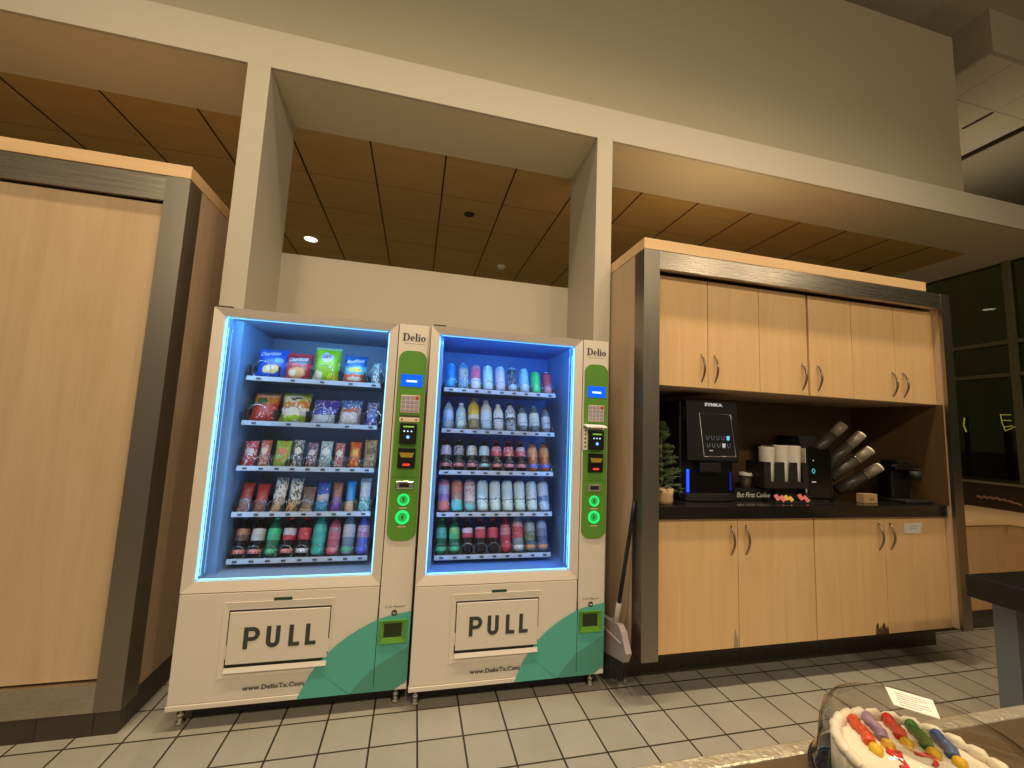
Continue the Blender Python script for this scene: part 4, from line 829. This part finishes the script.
# kraft box, grinder
t = thing('kraft_card_box', 'small kraft card box below the slanted cup tubes', 'box', (2.92, .0, ZT))
obj('box_body', bx(BM(), 2.862, 2.975, -.015, .035, ZT, ZT+.060, .002), mat('kraft', (.42, .27, .14), .7, var=.1, vscale=20), t)
obj('printed_motif', prism(BM(), [(2.905, 1.030), (2.945, 1.034), (2.925, 1.020)], -.0165, -.0149), mat('motif', (.30, .10, .04), .7), t)
t = thing('drip_brewer', 'black drip coffee brewer at the right end of the counter', 'coffee maker', (3.30, .1, ZT))
b = BM(); bx(b, 3.215, 3.385, .06, .16, ZT+.02, 1.215, .01); obj('column', b, M['blackgloss'], t)
obj('brew_head', bx(BM(), 3.205, 3.415, .02, .165, 1.2155, 1.258, .008), M['blackgloss'], t)
obj('lid', bx(BM(), 3.25, 3.36, .04, .15, 1.2585, 1.280, .006), M['blackmatte'], t)
obj('lever', tube(BM(), [(3.215, .03, 1.245), (3.16, .015, 1.243)], .006, 8), M['blackmatte'], t)
obj('basket', lathe(BM(), [(.03, 0), (.04, .06)], 18, (3.36, .015, 1.150)), M['blackmatte'], t)
obj('basket_rim', bx(BM(), 3.345, 3.415, .014, .0195, 1.222, 1.228), M['chrome'], t)
obj('base_plate', bx(BM(), 3.205, 3.44, -.03, .165, ZT, ZT+.0195, .005), M['blackmatte'], t)

# ------------------------------------------------------------------ broom between machine and hutch
t = thing('broom', 'broom with black handle leaning between vending machine and hutch', 'broom', (1.135, .09, 0))
bx_ = 1.14
obj('handle', tube(BM(), [(1.142, .010, .455), (1.186, -.045, .93), (1.190, -.060, 1.02)], .011, 10), mat('broom_handle', (.012, .012, .012), .35), t)
obj('neck', tube(BM(), [(1.137, .042, .320), (1.139, .024, .39), (1.1425, .006, .468)], [.020, .015, .014], 10), mat('broom_grey', (.42, .38, .36), .5), t)
b = BM(); prism_x(b, [(.245, .318), (-.030, .372), (-.065, .350), (-.115, .268), (-.088, .214), (.245, .125)], 1.118, 1.152); obj('head', b, mat('broom_head', (.36, .29, .28), .5), t, 'grey plastic angled head')
obj('head_ridge', prism_x(BM(), [(.24, .285), (-.070, .300), (-.064, .290), (.24, .275)], 1.112, 1.1175), mat('broom_ridge', (.46, .40, .38), .5), t)
b = BM(); rnd = random.Random(5)
for i in range(46):
    for j in range(4):
        f = i/45; y0 = .235-.315*f; z0 = .135+.080*f; xx = 1.124+j*.008
        y1 = .195-.235*f + rnd.uniform(-.006, .006); z1 = .008+.088*f+rnd.uniform(0, .006)
        tube(b, [(xx, y0, z0), (xx+rnd.uniform(-.006, .006), y1, z1)], .0042, 4, smooth=False)
br_ = obj('bristles', b, mat('bristle', (.014, .014, .014), .7), t); br_['kind'] = 'stuff'

# ------------------------------------------------------------------ far counter by the window
t = thing('corner_counter', 'wood corner counter under the dark window beyond the hutch', 'counter', (4.3, .5, 0))
b = BM(); bx(b, 3.68, 4.742, .283, .86, .13, .778); bx(b, 4.742, 5.30, -2.2, .86, .13, .778); M['counter_wood_shaded'] = wood('counter_wood_shaded', (.50, .31, .14), (.57, .37, .18), .4)  # wood darkened to stand for the weaker light at this end
obj('cabinet_body', b, M['counter_wood_shaded'], t)
b = BM(); bx(b, 3.68, 4.735, .263, .88, .7785, .817); bx(b, 4.735, 5.405, -2.2, .88, .7785, .817); obj('worktop', b, M['maple_h'], t)
b = BM(); bx(b, 3.70, 4.76, .285, .86, 0, .13); bx(b, 4.76, 5.28, -2.2, .86, 0, .13); obj('base', b, M['darktile'], t)
for k in range(3): obj('door', bx(BM(), 4.725, 4.7415, .17-.52*(k+1), .16-.52*k, .14, .765), M['counter_wood_shaded'], t)
obj('door', bx(BM(), 3.72, 4.66, .272, .2825, .14, .765), M['counter_wood_shaded'], t)
# reflected scrawl on the plinth under the window, painted as a solid stroke
b = BM(); rnd = random.Random(2)
pts = [(5.412, .82-.31*k/80, .905+.009*math.sin(k*.55)*(1-.6*k/80)+.018*math.sin(k/80*PI)-.022*k/80) for k in range(81)]
tag(obj('reflected_scrawl', tube(b, pts, .011, 6), mat('scrawl', (.26, .13, .09), .6)), 'reddish wavy reflection of writing painted on the dark window plinth', 'lettering')
# tree wrapped in fairy lights outside
t = thing('lit_tree', 'bare tree wrapped in yellow fairy lights outside the dark window', 'tree', (9.2, 2.42, -.05))
obj('trunk', tube(BM(), [(9.2, 2.44, -.05), (9.2, 2.45, 1.65), (9.2, 2.52, 1.93)], [.06, .045, .02], 8), mat('bark', (.03, .02, .012), .9), t)
fairy = mat('fairy_light', (.8, .7, .1), .5, emit=(.9, .75, .08), estr=1.0)
for pts in ([(9.14, 2.49, 1.93), (9.14, 2.47, 1.80), (9.14, 2.44, 1.67)], [(9.14, 2.49, 1.93), (9.14, 2.36, 1.925)], [(9.14, 2.47, 1.83), (9.14, 2.37, 1.82)], [(9.14, 2.45, 1.73), (9.14, 2.36, 1.75)], [(9.14, 2.44, 1.67), (9.14, 2.34, 1.73), (9.14, 2.23, 1.80)]):
    jit = [tuple(c + random.uniform(-.008, .008) for c in p) for p in pts]
    obj('light_string', tube(BM(), jit, .006, 5), fairy, t)
t = thing('lit_tree', 'second bare tree with a short yellow light string at window edge', 'tree', (9.2, 2.95, -.05))
obj('trunk', tube(BM(), [(9.2, 2.95, -.05), (9.2, 2.95, 1.9)], [.05, .03], 8), bpy.data.materials['bark'], t)
obj('light_string', tube(BM(), [(9.14, 2.93, 1.88), (9.14, 2.95, 1.76), (9.14, 2.92, 1.64)], .009, 5), fairy, t)
t = thing('parked_car', 'dim grey parked car outside the dark window', 'car', (10.5, 2.9, -.05))
carm = mat('car_paint', (.10, .11, .12), .4)
obj('car_body', prism_x(BM(), [(1.8, .15), (4.2, .15), (4.2, .75), (3.8, .85), (3.4, 1.3), (2.4, 1.3), (1.95, .85), (1.8, .8)], 9.9, 11.2), carm, t)
for (yy_, xx_) in ((2.2, 9.93), (3.8, 9.93)):
    b = BM(); lathe(b, [(.30, -.1), (.30, .1)], 18, M=Matrix.Translation((xx_, yy_, .25)) @ Matrix.Rotation(PI/2, 4, 'Y')); obj('wheel', b, M['blackmatte'], t)

# ------------------------------------------------------------------ black table on the right
t = thing('pedestal_table', 'black topped table on a blue grey panel leg at right', 'table', (3.2, -.95, 0))
b = BM(); bx(b, 2.822, 3.62, -1.35, -.520, .628, .738, .008); obj('tabletop', b, mat('table_black', (.006, .006, .006), .42), t)
obj('panel_leg', bx(BM(), 2.905, 3.50, -.66, -.575, .02, .627), mat('leg_bluegrey', (.15, .18, .20), .5), t)
obj('panel_leg', bx(BM(), 2.905, 3.50, -1.25, -1.17, .02, .627), bpy.data.materials['leg_bluegrey'], t)
obj('foot_plate', bx(BM(), 2.88, 3.54, -1.28, -.56, 0, .02), M['blackmatte'], t)

# ------------------------------------------------------------------ table with the cake, close to the camera
t = thing('serving_table', 'table with bright steel edge carrying the cake', 'table', (.66, -1.85, 0))
b = BM(); bx(b, -.15, 1.55, -2.02, -1.592, .890, .930); obj('tabletop', b, mat('table_laminate', (.10, .07, .042), .2, var=.08, vscale=30), t)
b = BM(); bx(b, -.15, 1.55, -1.5915, -1.566, .880, .9315, .004); obj('steel_edge', b, mat('edge_steel', (.60, .55, .44), .33, .65, bump=.35, bscale=90), t)
for lx in (-.08, 1.48):
    for ly_ in (-1.97, -1.63): obj('leg', bx(BM(), lx-.02, lx+.02, ly_-.02, ly_+.02, 0, .8895), M['steel_z'], t)
cx, cyk = .660, -1.702
t = thing('cake_container', 'clear plastic cake container with black base on the serving table', 'cake container', (cx, cyk, .9305))
obj('base_tray', lathe(BM(), [(.110, 0), (.121, .002), (.1245, .008), (.1245, .014), (.120, .0155), (.117, .006), (.0, .004)], 48, (cx, cyk, .9305), cap1=False), mat('tray_black', (.012, .012, .012), .25), t)
M['plastic'] = glass('clear_plastic', (.95, .93, .89), 1.5, .05, 1.4)
prof = [(.119, .0155), (.119, .024), (.114, .028), (.109, .075), (.105, .090), (.097, .101), (.088, .104), (.082, .1005), (.0, .1005)]
b = BM(); lathe(b, prof, 56, (cx, cyk, .9305), cap0=False, cap1=False); obj('dome', b, M['plastic'], t, 'clear dome')
zt = .9305+.1055
lab = [(.6993, -1.6295), (.734, -1.666), (.696, -1.6976), (.665, -1.664)]
b = BM(); a = [b.verts.new((x, y, zt)) for x, y in lab]; c_ = [b.verts.new((x, y, zt+.0008)) for x, y in lab]
b.faces.new(a); b.faces.new(c_)
for k in range(4): b.faces.new((a[k], a[(k+1) % 4], c_[(k+1) % 4], c_[k]))
bmesh.ops.recalc_face_normals(b, faces=b.faces[:]); sheet = obj('paper_label', b, M['white'], t, 'white paper label on the dome')
M['labelgrey'] = mat('label_grey', (.60, .58, .54), .6)
for k in range(6):
    p = Vector((.669, -1.664, zt+.0012)); u = Vector((.031, .0305, 0)); v = Vector((.030, -.0310, 0))
    s0 = p + u*(.06+.88*k/6) + v*.12; s1 = s0 + v*(.75 if k % 3 else .5)
    obj('label_line', tube(BM(), [s0, s1], .0005, 4), M['labelgrey'], sheet)
# cake
t = thing('birthday_cake', 'white frosted round cake with icing candles under the clear dome', 'cake', (cx, cyk, .9365))
icing = mat('icing', (.82, .77, .66), .55, bump=.25, bscale=60)
zc = .9860
b = BM(); lathe(b, [(.094, 0), (.097, .004), (.097, .045), (.094, .050), (.085, .0515), (.0, .0525)], 56, (cx, cyk, .9355), cap1=False); obj('cake_body', b, icing, t)
b = BM()
for k in range(26):
    a = 2*PI*k/26; c0 = Vector((cx+.091*math.cos(a), cyk+.091*math.sin(a), zc+.003)); d_ = Vector((-math.sin(a), math.cos(a), 0))
    tube(b, [c0-d_*.011, c0-d_*.004+Vector((0, 0, .003)), c0+d_*.006+Vector((0, 0, .002)), c0+d_*.014], [.004, .0078, .0068, .003], 10)
rimo = obj('piped_border', b, icing, t)
cols = [('orange red icing candle', (.70, .09, .03)), ('lavender icing candle', (.36, .25, .42)), ('red icing candle', (.62, .025, .02)), ('green icing candle', (.03, .20, .03)), ('blue icing candle', (.03, .11, .33))]
cand = [((.6475, -1.6145), (.622, -1.660)), ((.678, -1.613), (.650, -1.657)), ((.707, -1.622), (.682, -1.660)), ((.729, -1.640), (.700, -1.682)), ((.743, -1.664), (.716, -1.702))]
yel = mat('icing_yellow', (.80, .50, .02), .45)
cen = Vector((cx, cyk, 0))
for (d_, colr), (p, q) in zip(cols, cand):
    P_, Q_ = Vector((p[0], p[1], zc+.006)), Vector((q[0], q[1], zc+.005))
    P_ = cen + (P_-cen)*.92; Q_ = cen + (Q_-cen)*.92; P_.z, Q_.z = zc+.006, zc+.004
    sd = (Q_-P_).cross(Vector((0, 0, 1))).normalized()
    n = 14; b = BM()
    tube(b, [P_.lerp(Q_, i/n) + sd*.0022*math.sin(i*.55) for i in range(n+1)], [.0072+.0012*math.sin(i*2.2) for i in range(n+1)], 10)
    bmesh.ops.create_uvsphere(b, u_segments=10, v_segments=6, radius=.007, matrix=Matrix.Translation(P_))
    cd = obj('icing_candle', b, mat(d_.replace(' ', '_'), colr, .4), t, d_)
    dr = (Q_-P_).normalized(); b = BM()
    tube(b, [Q_+dr*.002, Q_+dr*.009, Q_+dr*.019], [.0055, .0085, .0025], 10); obj('icing_flame', b, yel, cd)
redi = mat('icing_red', (.62, .03, .03), .4)
b = BM(); z_ = zc+.0035
S = [(.640, -1.672), (.634, -1.676), (.634, -1.684), (.642, -1.686), (.648, -1.681), (.644, -1.675), (.637, -1.679), (.636, -1.693), (.629, -1.702), (.621, -1.699)]
tube(b, [(x, y, z_) for x, y in S], .0024, 8); obj('icing_script', b, redi, t)
b = BM(); S = [(.668, -1.684), (.673, -1.688), (.681, -1.690), (.683, -1.697), (.676, -1.703), (.668, -1.705)]
tube(b, [(x, y, z_) for x, y in S], .0024, 8); obj('icing_script', b, redi, t)

# ------------------------------------------------------------------ ceiling fittings beyond the columns
for lx_, ly_, lab_ in ((-1.259, 2.618, 'lit round downlight in the wooden ceiling behind the left machine'), (4.12, 1.90, 'round downlight mirrored in the dark window, above the hutch')):
    t = thing('ceiling_downlight', lab_, 'ceiling light', (lx_, ly_, ZC-.004), 'downlights in the wooden ceiling')
    b = BM(); lathe(b, [(.085, 0), (.085, -.008), (.066, -.006), (.066, 0)], 28, (lx_, ly_, ZC-.0005), cap0=False, cap1=False); obj('trim_ring', b, M['white'], t)
    obj('lens', lathe(BM(), [(.065, -.003), (.065, -.0035)], 24, (lx_, ly_, ZC-.0005)), mat('lens_lit', (1, .95, .8), .5, emit=(1, .95, .75), estr=5.), t)
t = thing('smoke_detector', 'small white detector on the wooden ceiling behind the right machine', 'detector', (.906, 2.667, ZC-.04))
obj('housing', lathe(BM(), [(.035, -.035), (.05, -.025), (.055, 0)], 20, (.906, 2.667, ZC-.0005)), M['white'], t)
tag(obj('ceiling_sprinkler', lathe(BM(), [(.04, -.004), (.05, -.002), (.05, 0)], 20, (.365, 1.552, ZC-.0005)), M['mdark']), 'dark round sprinkler cover in the wooden ceiling', 'sprinkler')
b = BM(); prism_x(b, [(1.33, ZC-.004), (1.64, ZC-.004), (1.64, ZC), (1.33, ZC)], 4.93, 4.96); tag(obj('slot_vent', b, M['mdark']), 'dark slot vent in the wooden ceiling above the hutch', 'vent')

# ------------------------------------------------------------------ light
def spot(name, loc, power, col, size=120, blend=.8, rad=.08, aim=None):
    l = bpy.data.lights.new(name, 'SPOT'); l.energy = power; l.color = col; l.spot_size = math.radians(size); l.spot_blend = blend; l.shadow_soft_size = rad
    o = bpy.data.objects.new(name, l); C.objects.link(o); o.location = loc
    d = Vector(aim)-Vector(loc) if aim else Vector((0, 0, -1)); o.rotation_euler = d.to_track_quat('-Z', 'Y').to_euler()
    return o
WARM = (1., .80, .53)
for k in range(9):
    spot('lamp_front', (-2.1+.75*k, -.85, 5.3), (125, 125, 125, 145, 165, 165, 165, 100, 80)[k], WARM, 90, 1., .12)
for x, p in ((-2.0, 170), (.2, 190), (2.4, 160), (4.7, 26), (6.1, 26)):
    spot('lamp_hall', (x, -4.2, 4.4), p, WARM, 125 if x < 4 else 70, 1., .15 if x < 4 else .07, aim=(x*.6, -.8, .4) if x < 4 else (1.6, -.1, 2.0))
for x, p in ((-2.5, 110), (1.2, 110), (4.2, 120)):  # spots added to brighten the wall above the beam
    spot('added_uplight', (x, -4.6, 3.2), p, WARM, 95, 1., .2, aim=(x+.3, .3, 5.0))
spot('added_hutch_fill', (2.1, .15, 2.58), 7, WARM, 150, 1., .1, aim=(2.1, .4, 3.4))  # fill added on the hutch top to brighten the soffit
spot('added_uplight', (6.5, 1.3, 3.75), 24, WARM, 150, 1., .1, aim=(6.5, 1.25, 5.0))  # hidden spot added to light the raised ceilings on the right
for x, y in ((-1.259, 2.618), (-3.6, 3.2), (3.4, 3.4), (1.2, 4.6)):  # lit downlight first; the other spots are added to brighten the wooden ceiling
    spot('back_lamp_and_fill', (x, y, ZC-.03), 170 if x < 3 else 70, (1, .80, .52), 130, 1., .06)
w = bpy.data.worlds.new('world'); bpy.context.scene.world = w; w.use_nodes = True
bg = w.node_tree.nodes['Background']; bg.inputs['Color'].default_value = (1., .80, .52, 1); bg.inputs['Strength'].default_value = .28

sc = bpy.context.scene
sc.view_settings.view_transform = 'Standard'; sc.view_settings.look = 'None'; sc.view_settings.exposure = 0; sc.view_settings.gamma = 1; sc.view_settings.use_curve_mapping = False
sc.cycles.max_bounces = 8; sc.cycles.transparent_max_bounces = 12; sc.cycles.sample_clamp_indirect = 6
sc.cycles.use_denoising = True
